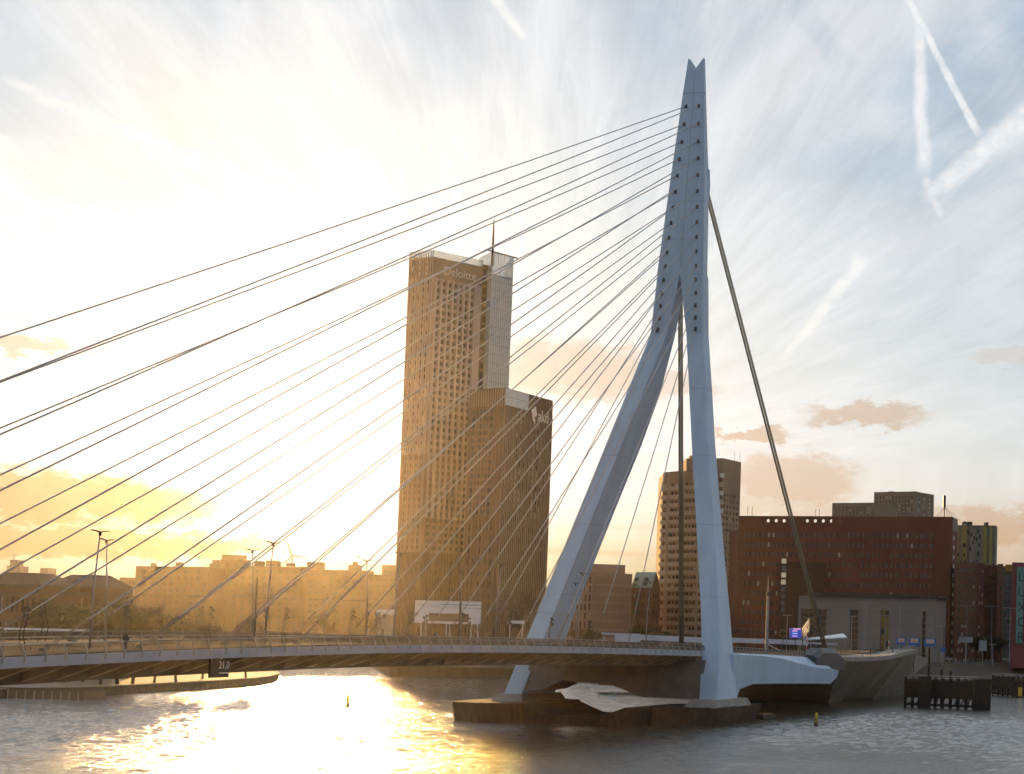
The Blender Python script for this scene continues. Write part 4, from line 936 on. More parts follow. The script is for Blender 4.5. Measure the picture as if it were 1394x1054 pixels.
m = MB(); m.face(c0, c1, rdg1, rdg0); m.face(c3, c2, rdg1, rdg0); ro = m.build('roof', GRN, wh, fix=False)
m = MB(); m.face(c1, c2, rdg1); m.face(c0, c3, rdg0); m.build('gable', BW, wh, fix=False)
for r_ in range(2):
    for k in range(4):
        t = (k+.5)/4; v_ = .22+.3*r_; q_ = c0.lerp(c1, t).lerp(rdg0.lerp(rdg1, t), v_); m = MB(); m.box((q_.x-FH.x*.2, q_.y-FH.y*.2, q_.z), R0*.75, FH*.8, (0, 0, .8)); m.build('dormer', mat('dormer_white', (.5, .48, .4), .6) if k % 2 else GLASS, ro)
# ------------------------------------------------------------------ street lamps on the bridge
def wing_lamp(h=12.3, lean=.5):
    t = bpy.data.objects.new('street_lamp', None); COL.objects.link(t)
    m = MB(); m.tube([(0, 0, -.1), (0, lean*.2, h*.5), (0, lean, h-.2)], [.13, .10, .065], 8); m.build('pole', LAMPM, t, smooth=True)
    m = MB(); m.loft([[(x, lean-w_, z), (x, lean+w_, z), (x, lean+w_, z+.07), (x, lean-w_, z+.07)] for x, w_, z in ((-1.5, .06, h-.02), (-.9, .26, h-.08), (0, .16, h-.22), (.9, .26, h-.08), (1.5, .06, h-.02))]); hd = m.build('lamp_head', DARK, t)
    m = MB(); m.abox(-.12, .12, lean-.1, lean+.1, h-.55, h-.15); m.build('bracket', DARK, t)
    return t
place = ['leftmost', 'second from left', 'third from left', 'fourth from left', 'fifth from left', 'sixth from left']
first = None; kk = 0
for s, nm, xs in ((1, 'near', [182.6, 151, 120.7, 90.3, 60, 30]), (-1, 'far', [155.5, 125.3, 95.5, 65.5, 19])):
    for i, x in enumerate(xs):
        if first is None: o = first = wing_lamp()
        else: o = copy_tree(first)
        o.location = (x, s*9.3, zt(x)+.14); o.rotation_euler = (0, 0, 0 if s > 0 else math.pi)
        tag(o, 'tall wing-headed street lamp on the %s deck side, %s of its row' % (nm, place[i]), 'street lamp', 'winged street lamps along the bridge')
# floodlight masts beside each cable foot: two bent legs and a cluster of lamps
def flood():
    t = bpy.data.objects.new('floodlight_mast', None); COL.objects.link(t)
    for dx in (-.28, .28):
        m = MB(); m.tube([(dx*1.6, 0, -.1), (dx*1.2+.35, -.15, 1.7), (dx-.05, .1, 4.3)], .055, 5); m.build('leg', DARK, t)
    m = MB()
    for z in (1.0, 1.9, 2.9, 3.6): m.tube([(-.35+.1, -.05, z), (.35+.1, -.05, z+.12)], .035, 4)
    m.build('strut', DARK, t)
    for k, (dx, dy, z) in enumerate(((-.28, .1, 3.2), (.28, .1, 3.5), (-.25, .1, 4.0), (.30, .1, 4.3))):
        m = MB(); m.box((dx, dy, z), (.11, 0, .03), (0, .15, .03), (0, 0, .10)); m.tube([(dx, dy+.12, z), (dx+.05, dy+.26, z+.03)], [.08, .12], 8); m.build('lamp_head', DARK, t)
    return t
fl = None
ordn = ['nearest', 'second', 'third', 'fourth', 'fifth', 'sixth', 'seventh', 'eighth', 'ninth', 'tenth', 'eleventh']
for s, nm, rng2 in ((1, 'near', range(6, 16)), (-1, 'far', range(7, 16))):
    for j, i in enumerate(rng2):
        xd = X16+(15-i+1)*15+4.0
        if fl is None: o = fl = flood()
        else: o = copy_tree(fl)
        o.location = (xd, s*(CW+.9), zt(xd)+.14); o.rotation_euler = (0, 0, .15 if s > 0 else math.pi-.3)
        tag(o, 'bent floodlight mast at the %s cable feet, %s from the left' % (nm, ordn[j] if j else 'first'), 'floodlight mast', 'floodlight masts between the cable feet')
# tram wire poles in the middle of the deck
def wirepole(h=8.2):
    t = bpy.data.objects.new('tram_wire_pole', None); COL.objects.link(t)
    m = MB(); m.tube([(0, 0, -.1), (0, 0, h)], [.17, .11], 8); m.build('pole', DARK, t)
    for z, w_ in ((h-2.1, 3.2), (h-1.2, 2.4)):
        m = MB(); m.tube([(0, -w_, z), (0, w_, z)], .045, 4); m.build('arm', DARK, t)
    return t
tp0 = wirepole(); tp0.location = (139, 0, zt(139)); tag(tp0, 'dark tram wire pole with cross arms, left one, seen against the golden city', 'tram pole', 'tram wire poles on the deck')
tp1 = copy_tree(tp0); tp1.location = (84, 0, zt(84)); tag(tp1, 'dark tram wire pole with cross arms in front of the white portal building', 'tram pole', 'tram wire poles on the deck')
wm_ = MB()
for y in (-2.3, 2.3): wm_.tube([(x, y, zt(min(x, 250))+5.9-(.25 if k % 2 else 0)) for k, x in enumerate((300, 195, 167, 139, 112, 84, 58, 32, 0, -32, -65))], .02, 3)
tag(wm_.build('tram_wire', DARK), 'thin overhead tram wires above the bridge roadway', 'overhead wire')
tag(tp1, None)
tp2 = empty('bridge_mast', 'tall dark mast with a collar standing right of the near pylon leg', 'mast', (-65, 1, zt(-65)))
m = MB(); m.tube([(0, 0, -.2), (0, 0, 9), (0, 0, 14.4)], [.42, .34, .28], 8); m.build('pole', LAMPM, tp2)
m = MB(); m.tube([(0, 0, 13.8), (0, 0, 14.6)], .48, 8); m.build('collar', DARK, tp2); m = MB(); m.tube([(0, 0, 14.5), (.2, 0, 18.6)], [.16, .05], 6); m.build('tip', LAMPM, tp2)
# hanging round lamp / beacon under the deck edge (left)
bp_ = onY(108, 905, 17.2)
# ------------------------------------------------------------------ buoys
for px, py, col, lb, nm in ((473, 962, YEL, 'olive yellow spar buoy in the sun glitter left of the pier', 1), (1111, 988, YEL, 'yellow spar buoy floating in the silver water right of the pier', 2)):
    q_ = onZ(px, py, 0); t = empty('buoy', lb, 'buoy', (q_.x, q_.y, 0))
    m = MB(); m.tube([(0, 0, -.3), (0, 0, .15), (0, 0, .5), (0, 0, .75)], [.42, .46, .42, .30], 12); m.build('float', mat('buoy_dark', (.10, .08, .04), .5), t, smooth=True)
    m = MB(); m.tube([(0, 0, .7), (.02, 0, 1.3), (.05, 0, 2.0), (.06, 0, 2.35), (.07, 0, 2.5)], [.30, .31, .28, .22, .08], 12); m.build('body', col, t, smooth=True)
    m = MB(); m.tube([(0, 0, 1.15), (.02, 0, 1.3)], .33, 12); m.build('collar', mat('buoy_dark', (.10, .08, .04)), t)
# ------------------------------------------------------------------ timber fenders
def fender(name, label, A, B, n, hp, big, diag=True, back_=3.2):
    t = empty(name, label, 'mooring fender'); A = V3(A); B = V3(B); L = (B-A).length; u = (B-A)/L; nb = Vector((u.y, -u.x, 0))*-1
    if nb.dot(FH) < 0: nb = -nb
    fp0 = None
    for j in range(2):
        for i in range(n+1):
            q_ = A+u*(L*i/n)+nb*back_*j; m = MB(); r_ = .34
            if fp0 is None:
                m.tube([(0, 0, -3), (0, 0, hp+.8)], r_, 8); fp0 = o = m.build('pile', WOODP, t)
            else: o = fp0.copy(); COL.objects.link(o); o.parent = t
            o.location = (q_.x, q_.y, -.3*(i % 3)*.5)
    for z in (2.75, 3.45, 4.15, 4.85, 5.55, 6.2)[:5 if hp < 6 else 6]:
        m = MB(); c_ = (A+B)/2-nb*.4; m.box((c_.x, c_.y, z), u*L/2, nb*.14, (0, 0, .34)); m.build('wale', WOODP, t)
    m = MB(); c_ = (A+B)/2-nb*.4; m.box((c_.x, c_.y, .75), u*L/2, nb*.14, (0, 0, .30)); m.build('wale', WOODP, t)
    k = int(L/1.7); m0_ = None
    for i in range(k):
        a_ = A+u*(L*i/k)-nb*.35; m = MB(); m.tube([(a_.x, a_.y, .6), (a_.x+u.x*1.1, a_.y+u.y*1.1, 3.2)], .2, 5); m.build('brace', WOODP, t)
    m = MB(); c_ = (A+B)/2+nb*back_/2; m.box((c_.x, c_.y, hp+.1), u*L/2, nb*(back_/2+.4), (0, 0, .10)); m.build('walkway', WOODP, t)
    r_ = MB()
    for sd in (-.3, back_+.2):
        r_.tube([A+nb*sd+Vector((0, 0, hp+1.2)), B+nb*sd+Vector((0, 0, hp+1.2))], .04, 4); r_.tube([A+nb*sd+Vector((0, 0, hp+.7)), B+nb*sd+Vector((0, 0, hp+.7))], .03, 4)
        for i in range(int(L/2)+1):
            q_ = A+u*min(L, 2*i)+nb*sd; r_.tube([(q_.x, q_.y, hp+.1), (q_.x, q_.y, hp+1.2)], .03, 4)
    r_.build('railing', RAILM, t)
    return t
a_, b_ = onZ(1236, 952, 0), onZ(1325, 959, 0)
a_ = G(1232, 452, 0); b_ = G(1326, 438, 0)
fd = fender('timber_fender', 'dark timber fender of piles and planks between the abutment and open water', a_, b_, 9, 6.6, 1)
for px, D_, w_, h_ in ((1258, 446, 1.9, 7.6), (1336, 436, 1.9, 7.4)):
    q_ = G(px, D_, 0); m = MB(); m.box((q_.x, q_.y, h_/2-1.5), R0*w_*(1.0 if px > 1300 else .7), FH*1.4, (0, 0, h_/2+1.5))
    for k in range(5):
        m.box((q_.x-FH.x*1.45+R0.x*(k-2)*w_*.38*(1 if px > 1300 else .7), q_.y-FH.y*1.45+R0.y*(k-2)*w_*.38*(1 if px > 1300 else .7), h_/2-1.5), R0*.25, FH*.08, (0, 0, h_/2+1.4))
    m.build('dolphin', WOODP, fd)
for px, D_, h_ in ((1263, 447, 14.5), (1293, 447, 9.0), (1281, 449, 9.4)):
    q_ = G(px, D_, 0); m = MB(); m.tube([(q_.x, q_.y, 0), (q_.x, q_.y, h_)], .28, 6); m.build('tall_pile', WOODP, fd)
a_ = G(1352, 552, 0); b_ = G(1380, 538, 0)
fd2 = fender('timber_fender', 'smaller timber fender farther back near the right edge with a yellow marked end', a_, b_, 4, 5.4, 0)
q_ = G(1384, 536, 0); m = MB(); m.box((q_.x, q_.y, 1.8), R0*1.3, FH*1.5, (0, 0, 3.0)); m.build('dolphin', WOODP, fd2)
m = MB(); m.box((q_.x+R0.x*.6-FH.x*1.53, q_.y+R0.y*.6-FH.y*1.53, 1.7), R0*.6, FH*.05, (0, 0, 1.3)); m.build('yellow_mark', YEL, fd2)
# moored barge at the far right edge
q_ = G(1405, 560, 0); bg_ = empty('barge', 'dark moored barge cut by the right edge of the photo', 'barge', (q_.x, q_.y, 0))
m = MB(); rr = R0; ff = FH
m.loft([[tuple(rr*x-ff*w_+Vector((0, 0, z0_))), tuple(rr*x+ff*w_+Vector((0, 0, z0_))), tuple(rr*x+ff*(w_+.4)+Vector((0, 0, z1_))), tuple(rr*x-ff*(w_+.4)+Vector((0, 0, z1_)))] for x, w_, z0_, z1_ in ((-4.6, .4, .8, 2.6), (-3, 2.0, -.5, 2.2), (4, 2.6, -.5, 1.9), (14, 2.6, -.5, 1.9), (16, 1.6, -.2, 2.3))]); m.build('hull', mat('hull_black', (.02, .022, .028), .4), bg_)
m = MB(); m.box(rr*8+Vector((0, 0, 3.0)), rr*3.5, ff*1.8, (0, 0, 1.2)); m.build('cabin', mat('cabin_grey', (.12, .13, .15), .5), bg_)
# ------------------------------------------------------------------ island buildings (left)
OB = bricks('old_brick', (.17, .11, .07), .25); PL = mat('plaster_cream', (.38, .31, .22), .8, 0, .4, .15)
def ib(name, label, p0, D0_, p1, D1_, t, ytop, m, spec, z0=1.7, seed=1, hip=0, hm_=None, cat='house'):
    fp = footpx(p0, D0_, p1, D1_, t, z0); zt_ = ZP((p0+p1)/2, ytop, (D0_+D1_)/2)
    b = building(name, label, cat, fp, z0, zt_, m, {0: spec} if spec else {}, seed=seed)
    if hip:
        c = [V3(p, zt_+.35) for p in fp]; cc = sum(c, Vector())/4; tp2_ = [cc.lerp(x, .45)+Vector((0, 0, hip)) for x in c]
        o_ = [cc.lerp(x, 1.04) for x in c]; r_ = MB(); r_.hexa(o_, tp2_); r_.build('hipped_roof', hm_ or mat('roof_slate', (.10, .07, .055), .7, 0, .5, .3), b)
    return b
wsp = dict(c=9, r=3, m0=1, m1=1, zb=4.5, ww=.42, wh=.6, glass=[GLASS, GLASS2, BLIND], w=[4, 2, 1])
ib('corner_house', 'old brick house with hipped roof at the left edge on the island', -40, 510, 47, 502, 14, 797, OB, {**wsp, 'c': 11}, seed=51, hip=3.0)
ib('terraced_house', 'old brick house with hipped roof, right neighbour left of the lamp posts', 56, 530, 118, 522, 14, 800, OB, wsp, seed=52, hip=3.2)
# pavilion with verandah
pv = empty('quay_pavilion', 'long low quay building with verandah posts and white stone bands at the left edge', 'pavilion')
fp = footpx(-40, 440, 115, 434, 9, 3.4); zv = ZP(60, 1178, 437); zmid = ZP(60, 857, 437)
building('', '', '', fp, 1.75, zv, mat('pavilion_brown', (.20, .15, .10), .7, 0, .5, .2), {0: dict(c=16, r=2, m0=.5, m1=.5, zb=2.2, zt=zv-.4, ww=.55, wh=.62, glass=[GLASS, GLASS2, BLIND], w=[4, 3, 1])}, root=pv, seed=53)
uP = (V3(fp[1])-V3(fp[0])); LP_ = uP.length; uP.normalize(); nP = Vector((uP.y, -uP.x, 0))
for z, hgt, dp in ((zv+.45, .16, 2.6), (zmid, .22, 2.4)):
    c_ = (V3(fp[0])+V3(fp[1]))/2+nP*dp/2; m = MB(); m.box((c_.x, c_.y, z), uP*(LP_/2+.5), nP*dp/2, (0, 0, hgt)); m.build('canopy', WHITEP if hgt > .2 else PL, pv)
vp0 = None
for k in range(14):
    q_ = V3(fp[0])+uP*(LP_*k/13)+nP*2.2; m = MB()
    if vp0 is None: m.tube([(0, 0, 1.7), (0, 0, zv+.3)], .14, 6); vp0 = o = m.build('post', PL, pv)
    else: o = vp0.copy(); COL.objects.link(o); o.parent = pv
    o.location = (q_.x, q_.y, 0)
# white boat-house like deckhouse at x 135-165
q0, q1 = G(139, 470, 3.4), G(166, 468, 3.4)
ws_ = empty('white_pavilion', 'small white flat-roofed pavilion seen between the lit masts on the island', 'pavilion')
fp = footpx(139, 485, 168, 483, 5, 3.4); z_ = ZP(152, 851, 484)
building('', '', '', fp, 3.4, z_, WHITEP, {0: dict(c=7, r=2, m0=.3, m1=.3, zb=3.8, ww=.6, wh=.5, glass=[GLASS2])}, root=ws_, seed=54)
# city silhouette blocks
CB = bricks('city_brick', (.085, .055, .035), .25); CB2 = bricks('city_plaster', (.13, .10, .07), .2)
city = [(-60, 1180, 20, 1180, 803, CB2, 'plain plaster terrace at the far left behind the island houses'),
        (100, 1330, 140, 1330, 800, CB2, 'low pale terrace behind the two tall bridge lamps'),
        (163, 1330, 186, 1330, 787, CB2, 'small square block just left of the long golden apartment block'),
        (185, 1180, 285, 1156, 772, CB, 'long golden-hazed apartment block with a bright corner grid at its left end'),
        (285, 1180, 300, 1180, 768, CB2, 'stepped block rising a storey over the long apartment block'),
        (300, 1200, 325, 1196, 762, CB, 'tallest stepped block crowned by a low plant room left of the wind turbine'),
        (325, 1180, 410, 1172, 772, CB, 'wide hazed apartment block directly below the wind turbine'),
        (362, 1210, 378, 1210, 764, CB2, 'stair tower rising over the hazed block below the wind turbine'),
        (410, 1180, 448, 1176, 776, CB, 'apartment block with glittering balcony grid in the sun glare'),
        (455, 1200, 500, 1196, 777, CB, 'apartment block right of the bright gap in the skyline'),
        (474, 1224, 490, 1224, 770, CB2, 'small roof tower on the block right of the bright gap'),
        (500, 1180, 540, 1172, 783, CB, 'low block tucked against the left foot of the tall office tower')]
for i, (p0, d0, p1, d1, y, m_, lb) in enumerate(city):
    fp = footpx(p0, d0, p1, d1, 14, y=y); z_ = ZP((p0+p1)/2, y, (d0+d1)/2); wdt = (V3(fp[1])-V3(fp[0])).length
    building('apartment_block', lb, 'apartment block', fp, 6.5, z_, m_, {0: dict(c=max(4, int(wdt/4.6)), r=max(4, int((z_-9)/3.6)), m0=.6, m1=.6, zb=8, zt=z_-1, ww=.45, wh=.45, glass=[GLASS, GLASS2], w=[4, 3], d=.4)}, seed=60+i)
for i, (p0, p1, y, D_, lb) in enumerate(((418, 440, 766, 1450, 'pale flat-roofed block in the glare right of the wind turbine'), (408, 422, 772, 1460, 'lower pale step beside the flat-roofed block in the glare'), (520, 540, 770, 1440, 'pale stepped block in the haze left of the tall office tower'))):
    fp = footpx(p0, D_, p1, D_, 14, y=y); z_ = ZP((p0+p1)/2, y, D_); building('hazy_block', lb, 'office block', fp, 6, z_, CB2, {0: dict(c=5, r=5, m0=1, m1=1, zb=20, ww=.5, wh=.45)}, seed=80+i)
# rooftop bits
for i, (px, y, D_, w_, h_, par_) in enumerate(((318, 762, 1200, 7, 2.6, 0), (293, 768, 1182, 2, 2.2, 0), (243, 772, 1172, 2, 2.5, 0), (208, 772, 1176, 1.5, 2.0, 0), (352, 772, 838, 2, 2.2, 0), (395, 772, 1174, 2.5, 2, 0), (428, 776, 1180, 2, 2, 0), (483, 770, 1226, 1.5, 2, 0))):
    q_ = P(px, y, D_); m = MB(); m.box((q_.x+FH.x*3, q_.y+FH.y*3, q_.z+h_/2+.3), R0*w_, FH*1.5, (0, 0, h_/2)); tag(m.build('roof_plant_room', CB2), '%s flat plant room on the hazy skyline, on %s' % (['wide', 'small', 'narrow', 'tiny', 'square', 'low', 'squat', 'slim'][i], ['the tallest stepped block', 'the stepped block beside it', 'the long golden block centre', 'the long golden block left end', 'the turbine block left part', 'the turbine block right part', 'the balcony grid block', 'the small roof tower'][i]), 'roof box')
# far towers and skyline
FT = mat('far_tower', (.20, .19, .19), .6)
for i, (p0, p1, y, D_, lb) in enumerate(((4, 22, 770, 1600, 'far hazy tower with a pointed top at the left edge'), (50, 61, 773, 1620, 'far hazy slab tower, taller part of the right pair'))):
    t = empty('far_tower', lb, 'tower'); fp = footpx(p0, D_, p1, D_, 20); z_ = ZP(p0, y, D_); m = MB(); m.prism(fp, 6, z_); m.build('wall', FT, t)
    if i == 0:
        fp = footpx(8, D_, 18, D_, 14); m = MB(); m.prism(fp, z_, ZP(12, 762, D_)); m.build('top_storey', FT, t); q_ = G(13, D_+5); m = MB(); m.tube([(q_.x, q_.y, z_), (q_.x, q_.y, ZP(13, 754, D_))], .5, 4); m.build('antenna', FT, t)
    else: fp = footpx(61, D_, 69, D_, 14); m = MB(); m.prism(fp, 6, ZP(64, 783, D_)); m.build('side_block', FT, t)
m = MB(); rg = random.Random(12); px = -60
while px < 300:
    w_ = rg.uniform(5, 16); D_ = rg.uniform(1350, 1600); fp = footpx(px, D_, px+w_, D_, 20); m.prism(fp, 6, ZP(px, (808 if px < 120 else 803)-rg.uniform(0, 9)+px*.02, D_)); px += w_*.9
tag(m.build('far_skyline', CB2), kind='stuff')
m = MB(); px = 780
while px < 1450:
    w_ = rg.uniform(8, 22); D_ = rg.uniform(1350, 1600); fp = footpx(px, D_, px+w_, D_, 20); m.prism(fp, 6, ZP(px, 838-rg.uniform(0, 9)+(px-700)*.042, D_)); px += w_*.9
tag(m.build('far_skyline', CB2), kind='stuff')
# wind turbine
tb = empty('wind_turbine', 'white three-bladed wind turbine standing behind the golden skyline', 'wind turbine')
hub = P(398, 757, 1500); TW = mat('turbine_white', (.7, .7, .7), .5)
m = MB(); m.tube([(hub.x, hub.y, 6), (hub.x, hub.y, hub.z)], [1.5, .9], 10); m.build('tower', TW, tb)
m = MB(); m.box(hub, R0*1.0, FH*2.2, (0, 0, 1.0)); m.build('nacelle', TW, tb)
for a_ in (108, -8, 226):
    d_ = R0*math.cos(math.radians(a_))+Vector((0, 0, 1))*math.sin(math.radians(a_)); s_ = d_.cross(FH)
    c_ = hub-FH*4; m = MB(); m.loft([[tuple(c_+d_*r_-s_*w_*.3-FH*.15), tuple(c_+d_*r_+s_*w_*.7-FH*.1), tuple(c_+d_*r_+s_*w_*.7+FH*.1), tuple(c_+d_*r_-s_*w_*.3+FH*.25)] for r_, w_ in ((0, .8), (2, 1.5), (8, 1.2), (14.5, .3))]); m.build('blade', TW, tb)
# bird
q_ = P(486, 759, 240); m = MB()
m.face(q_, q_+R0*.35+Vector((0, 0, .25)), q_+R0*.3+FH*.2); m.face(q_, q_-R0*.35+Vector((0, 0, .12)), q_-R0*.25+FH*.2); m.tube([q_-FH*.2, q_, q_+FH*.25], [.02, .08, .02], 5)
tag(m.build('bird', DARK), 'small dark bird flying low over the bright skyline', 'bird')
# ------------------------------------------------------------------ white portal building and pavilions at the tower foot
pb = empty('white_portal_building', 'white rectangular portal-shaped building on thin legs before the tall office tower', 'portal building')
Dp = 682; x0, x1 = 562, 652; zlo, zhi = ZP(600, 849, Dp), ZP(562, 817, Dp)
def slab(px0, px1, za, zb2, D_, dp, name, m_, root):
    a_, b_ = G(px0, D_), G(px1, D_); c_ = (a_+b_)/2; mm = MB(); mm.box((c_.x+FH.x*dp/2, c_.y+FH.y*dp/2, (za+zb2)/2), (b_-a_)/2*Vector((1, 1, 0)), FH*dp/2, (0, 0, (zb2-za)/2)); return mm.build(name, m_, root)
zo1, zo0 = ZP(600, 835, Dp), ZP(600, 846, Dp)
slab(562, 652, zo1, zhi, Dp, 8, 'lintel', WHITEP, pb); slab(562, 581, zlo, zo1, Dp, 8, 'side_wall', WHITEP, pb); slab(636, 652, zlo, zo1, Dp, 8, 'side_wall', WHITEP, pb); slab(581, 636, zlo, zo0, Dp, 8, 'sill_wall', WHITEP, pb)
slab(581, 636, zo0, zo1, Dp+4, .3, 'glass_wall', GLASS2, pb)
for k, px in enumerate((572, 577, 606, 610, 640, 648)):
    q_ = G(px, Dp+1); q2 = G(px+(4 if k % 2 else 0), Dp+1); m = MB(); m.tube([(q_.x, q_.y, zlo), (q2.x, q2.y, 7)], .25, 6); m.build('leg', WHITEP, pb)
wp = empty('white_kiosk', 'small white flat-roofed kiosk at the left foot of the office tower', 'kiosk')
slab(509, 536, ZP(520, 836, 690)-.2, ZP(520, 834, 690)+1.2, 694, 8, 'roof', WHITEP, wp); slab(511, 534, 7, ZP(520, 836, 690)-.2, 696, 5, 'wall', mat('kiosk_wall', (.42, .38, .30), .6), wp); slab(519, 521, 8, 16, 695.6, .3, 'door', GLASS, wp)
cp_ = empty('bus_shelter', 'small white canopy among the bare trees left of the far pylon leg', 'shelter')
slab(689, 712, ZP(700, 849, 686), ZP(700, 845, 686), 682, 4, 'roof', WHITEP, cp_); slab(690, 711, ZP(700, 854, 686), ZP(700, 850, 686), 684.6, 1, 'sign_band', mat('dark_brown', (.08, .06, .04), .6), cp_)
for px in (692, 709): slab(px, px+1.2, 7, ZP(700, 849, 686), 683.5, .4, 'post', WHITEP, cp_)
# long white concourse canopy
lc = empty('station_canopy', 'long low bluish white canopy wall running behind the bridge from the warehouse to the anchor', 'canopy')
CW_ = mat('canopy_white', (.55, .58, .66), .5, 0, .2, .1)
def slab2(px0, y0, px1, y1, hpx, D_, dp, name, m_, root):
    a_, b_ = P(px0, y0, D_), P(px1, y1, D_); hh = hpx*D_/FPX; m = MB()
    m.hexa([a_-Vector((0, 0, hh)), b_-Vector((0, 0, hh)), b_-Vector((0, 0, hh))+FH*dp, a_-Vector((0, 0, hh))+FH*dp], [a_, b_, b_+FH*dp, a_+FH*dp]); return m.build(name, m_, root)
slab2(838, 862, 872, 863, 11.5, 520, 4, 'wall', CW_, lc); slab2(872, 864, 960, 868, 7.5, 521, 4, 'roof_band', CW_, lc); slab2(820, 861, 838, 862, 2.5, 520, 4, 'roof_band', CW_, lc); slab2(988, 868, 1100, 872, 6.5, 522, 4, 'roof_band', CW_, lc)
slab2(1095, 874, 1140, 876, 2.5, 524, 5, 'roof_band', CW_, lc)
for px in range(846, 1110, 12):
    if 955 < px < 990: continue
    a_ = G(px, 526, 3.5); m = MB(); m.tube([(a_.x, a_.y, 3.5), (a_.x, a_.y, ZP(px, 872+(px-900)*.01, 526))], .18, 5); m.build('column', GIRD, lc)
m = MB(); a_, b_ = G(815, 532, 3.5), G(1140, 532, 3.5); m.box(((a_+b_)/2).to_tuple(), (b_-a_)/2, FH*7, (0, 0, 1.4)); m.build('platform', CONC, lc)
sh = empty('glass_shelter', 'pale slanted glass roof shelter beside the backstay anchor', 'shelter')
a_, b_ = P(1098, 872, 500), P(1153, 869, 500); m = MB(); m.hexa([a_, b_, b_+FH*6+Vector((0, 0, 1)), a_+FH*6+Vector((0, 0, .2))], [a_+Vector((0, 0, .3)), b_+Vector((0, 0, .3)), b_+FH*6+Vector((0, 0, 1.3)), a_+FH*6+Vector((0, 0, .5))]); m.build('roof', mat('shelter_glass', (.50, .58, .62), .2), sh)
for px in (1102, 1118, 1134, 1149):
    q_ = G(px, 502, 3.5); m = MB(); m.tube([(q_.x+R0.x*.8, q_.y+R0.y*.8, 3.5), (q_.x, q_.y, ZP(px, 871, 502))], .12, 5); m.build('leg', LAMPM, sh)
# ------------------------------------------------------------------ street on the south quay, right of the bridge
AL = mat('sign_blue', (.02, .12, .38), .5); PKP = mat('sign_pink', (.62, .45, .40), .5); RW = mat('signal_red', (.45, .03, .03), .5); WHT = mat('signal_white', (.7, .7, .7), .5)
names3 = ['leftmost blue advertising board with a pale picture above the abutment tip', 'middle blue advertising board with a pale picture and white foot band', 'rightmost blue advertising board, set slightly apart from the other two']
for i, (p0, p1, y0, y1) in enumerate(((1219, 1232, 868, 878), (1236, 1251, 868, 879), (1257, 1273, 869, 880))):
    Dd = 560+i*6; zb_, zt_ = ZP(p0, y1, Dd), ZP(p0, y0, Dd); q_ = G((p0+p1)/2, Dd, 5); t = empty('advertising_board', names3[i], 'billboard', (q_.x, q_.y, 5), 'blue advertising boards on the quay street')
    w_ = (p1-p0)*Dd/FPX/2
    m = MB(); m.box((0, 0, (zb_+zt_)/2-5), R0*w_, FH*.25, (0, 0, (zt_-zb_)/2)); m.build('board', AL, t)
    m = MB(); m.box(tuple(Vector((0, 0, (zb_+zt_)/2-5+.3))-FH*.28), R0*w_*.72, FH*.03, (0, 0, (zt_-zb_)*.26)); m.build('picture', PKP, t)
    m = MB(); m.box(tuple(Vector((0, 0, (zb_+zt_)/2-5+.1))-FH*.33), R0*w_*.5, FH*.02, (0, 0, (zt_-zb_)*.06)); m.build('print_band', mat('print_orange', (.6, .25, .12), .5), t)
    m = MB(); m.tube([(0, 0, 0), (0, 0, zb_-5)], .18, 6); m.build('post', DARK, t)
# quay street lamps with cross heads
lamp0 = None
def tlamp(h, w_=2.2):
    t = bpy.data.objects.new('quay_lamp', None); COL.objects.link(t)
    m = MB(); m.tube([(0, 0, 0), (0, 0, h)], [.14, .08], 6); m.build('pole', LAMPM, t)
    m = MB(); m.tube([tuple(R0*-w_+Vector((0, 0, h+.1))), (0, 0, h), tuple(R0*w_+Vector((0, 0, h+.1)))], .07, 4); m.build('arm', LAMPM, t)
    for s in (-1, 1): m = MB(); m.box(tuple(R0*w_*s+Vector((0, 0, h+.1))), R0*.6, FH*.2, (0, 0, .09)); m.build('lamp_head', LAMPM, t)
    return t
for i, (px, yb, yt, D_, lb) in enumerate(((1070, 885, 838, 520, 'thin pole lamp left of the small blue display'), (1158, 885, 840, 520, 'thin lamp post just right of the glass shelter'), (1177, 885, 821, 540, 'tall double lamp post before the first hall slit'),
      (1204, 885, 838, 545, 'lamp post before the amber slit window'), (1224, 885, 822, 550, 'tall double lamp post before the right part of the stone hall'), (1281, 900, 853, 600, 'short lamp post right of the blue boards'),
      (1315, 895, 825, 640, 'tall double lamp post before the brown block'), (1349, 895, 826, 650, 'tall double lamp post before the dark brick block'), (1374, 893, 828, 630, 'lamp post left of the teal letter sign'), (1351, 896, 878, 600, 'short white post on the quay right'))):
    q_ = G(px, D_, 8.5); h = ZP(px, yt, D_)-8.4
    t = tlamp(h, .7 if px in (1070, 1204, 1158, 1281, 1351) else 1.9); t.location = (q_.x, q_.y, 8.4); tag(t, lb, 'lamp post', 'lamp posts along the south quay street')
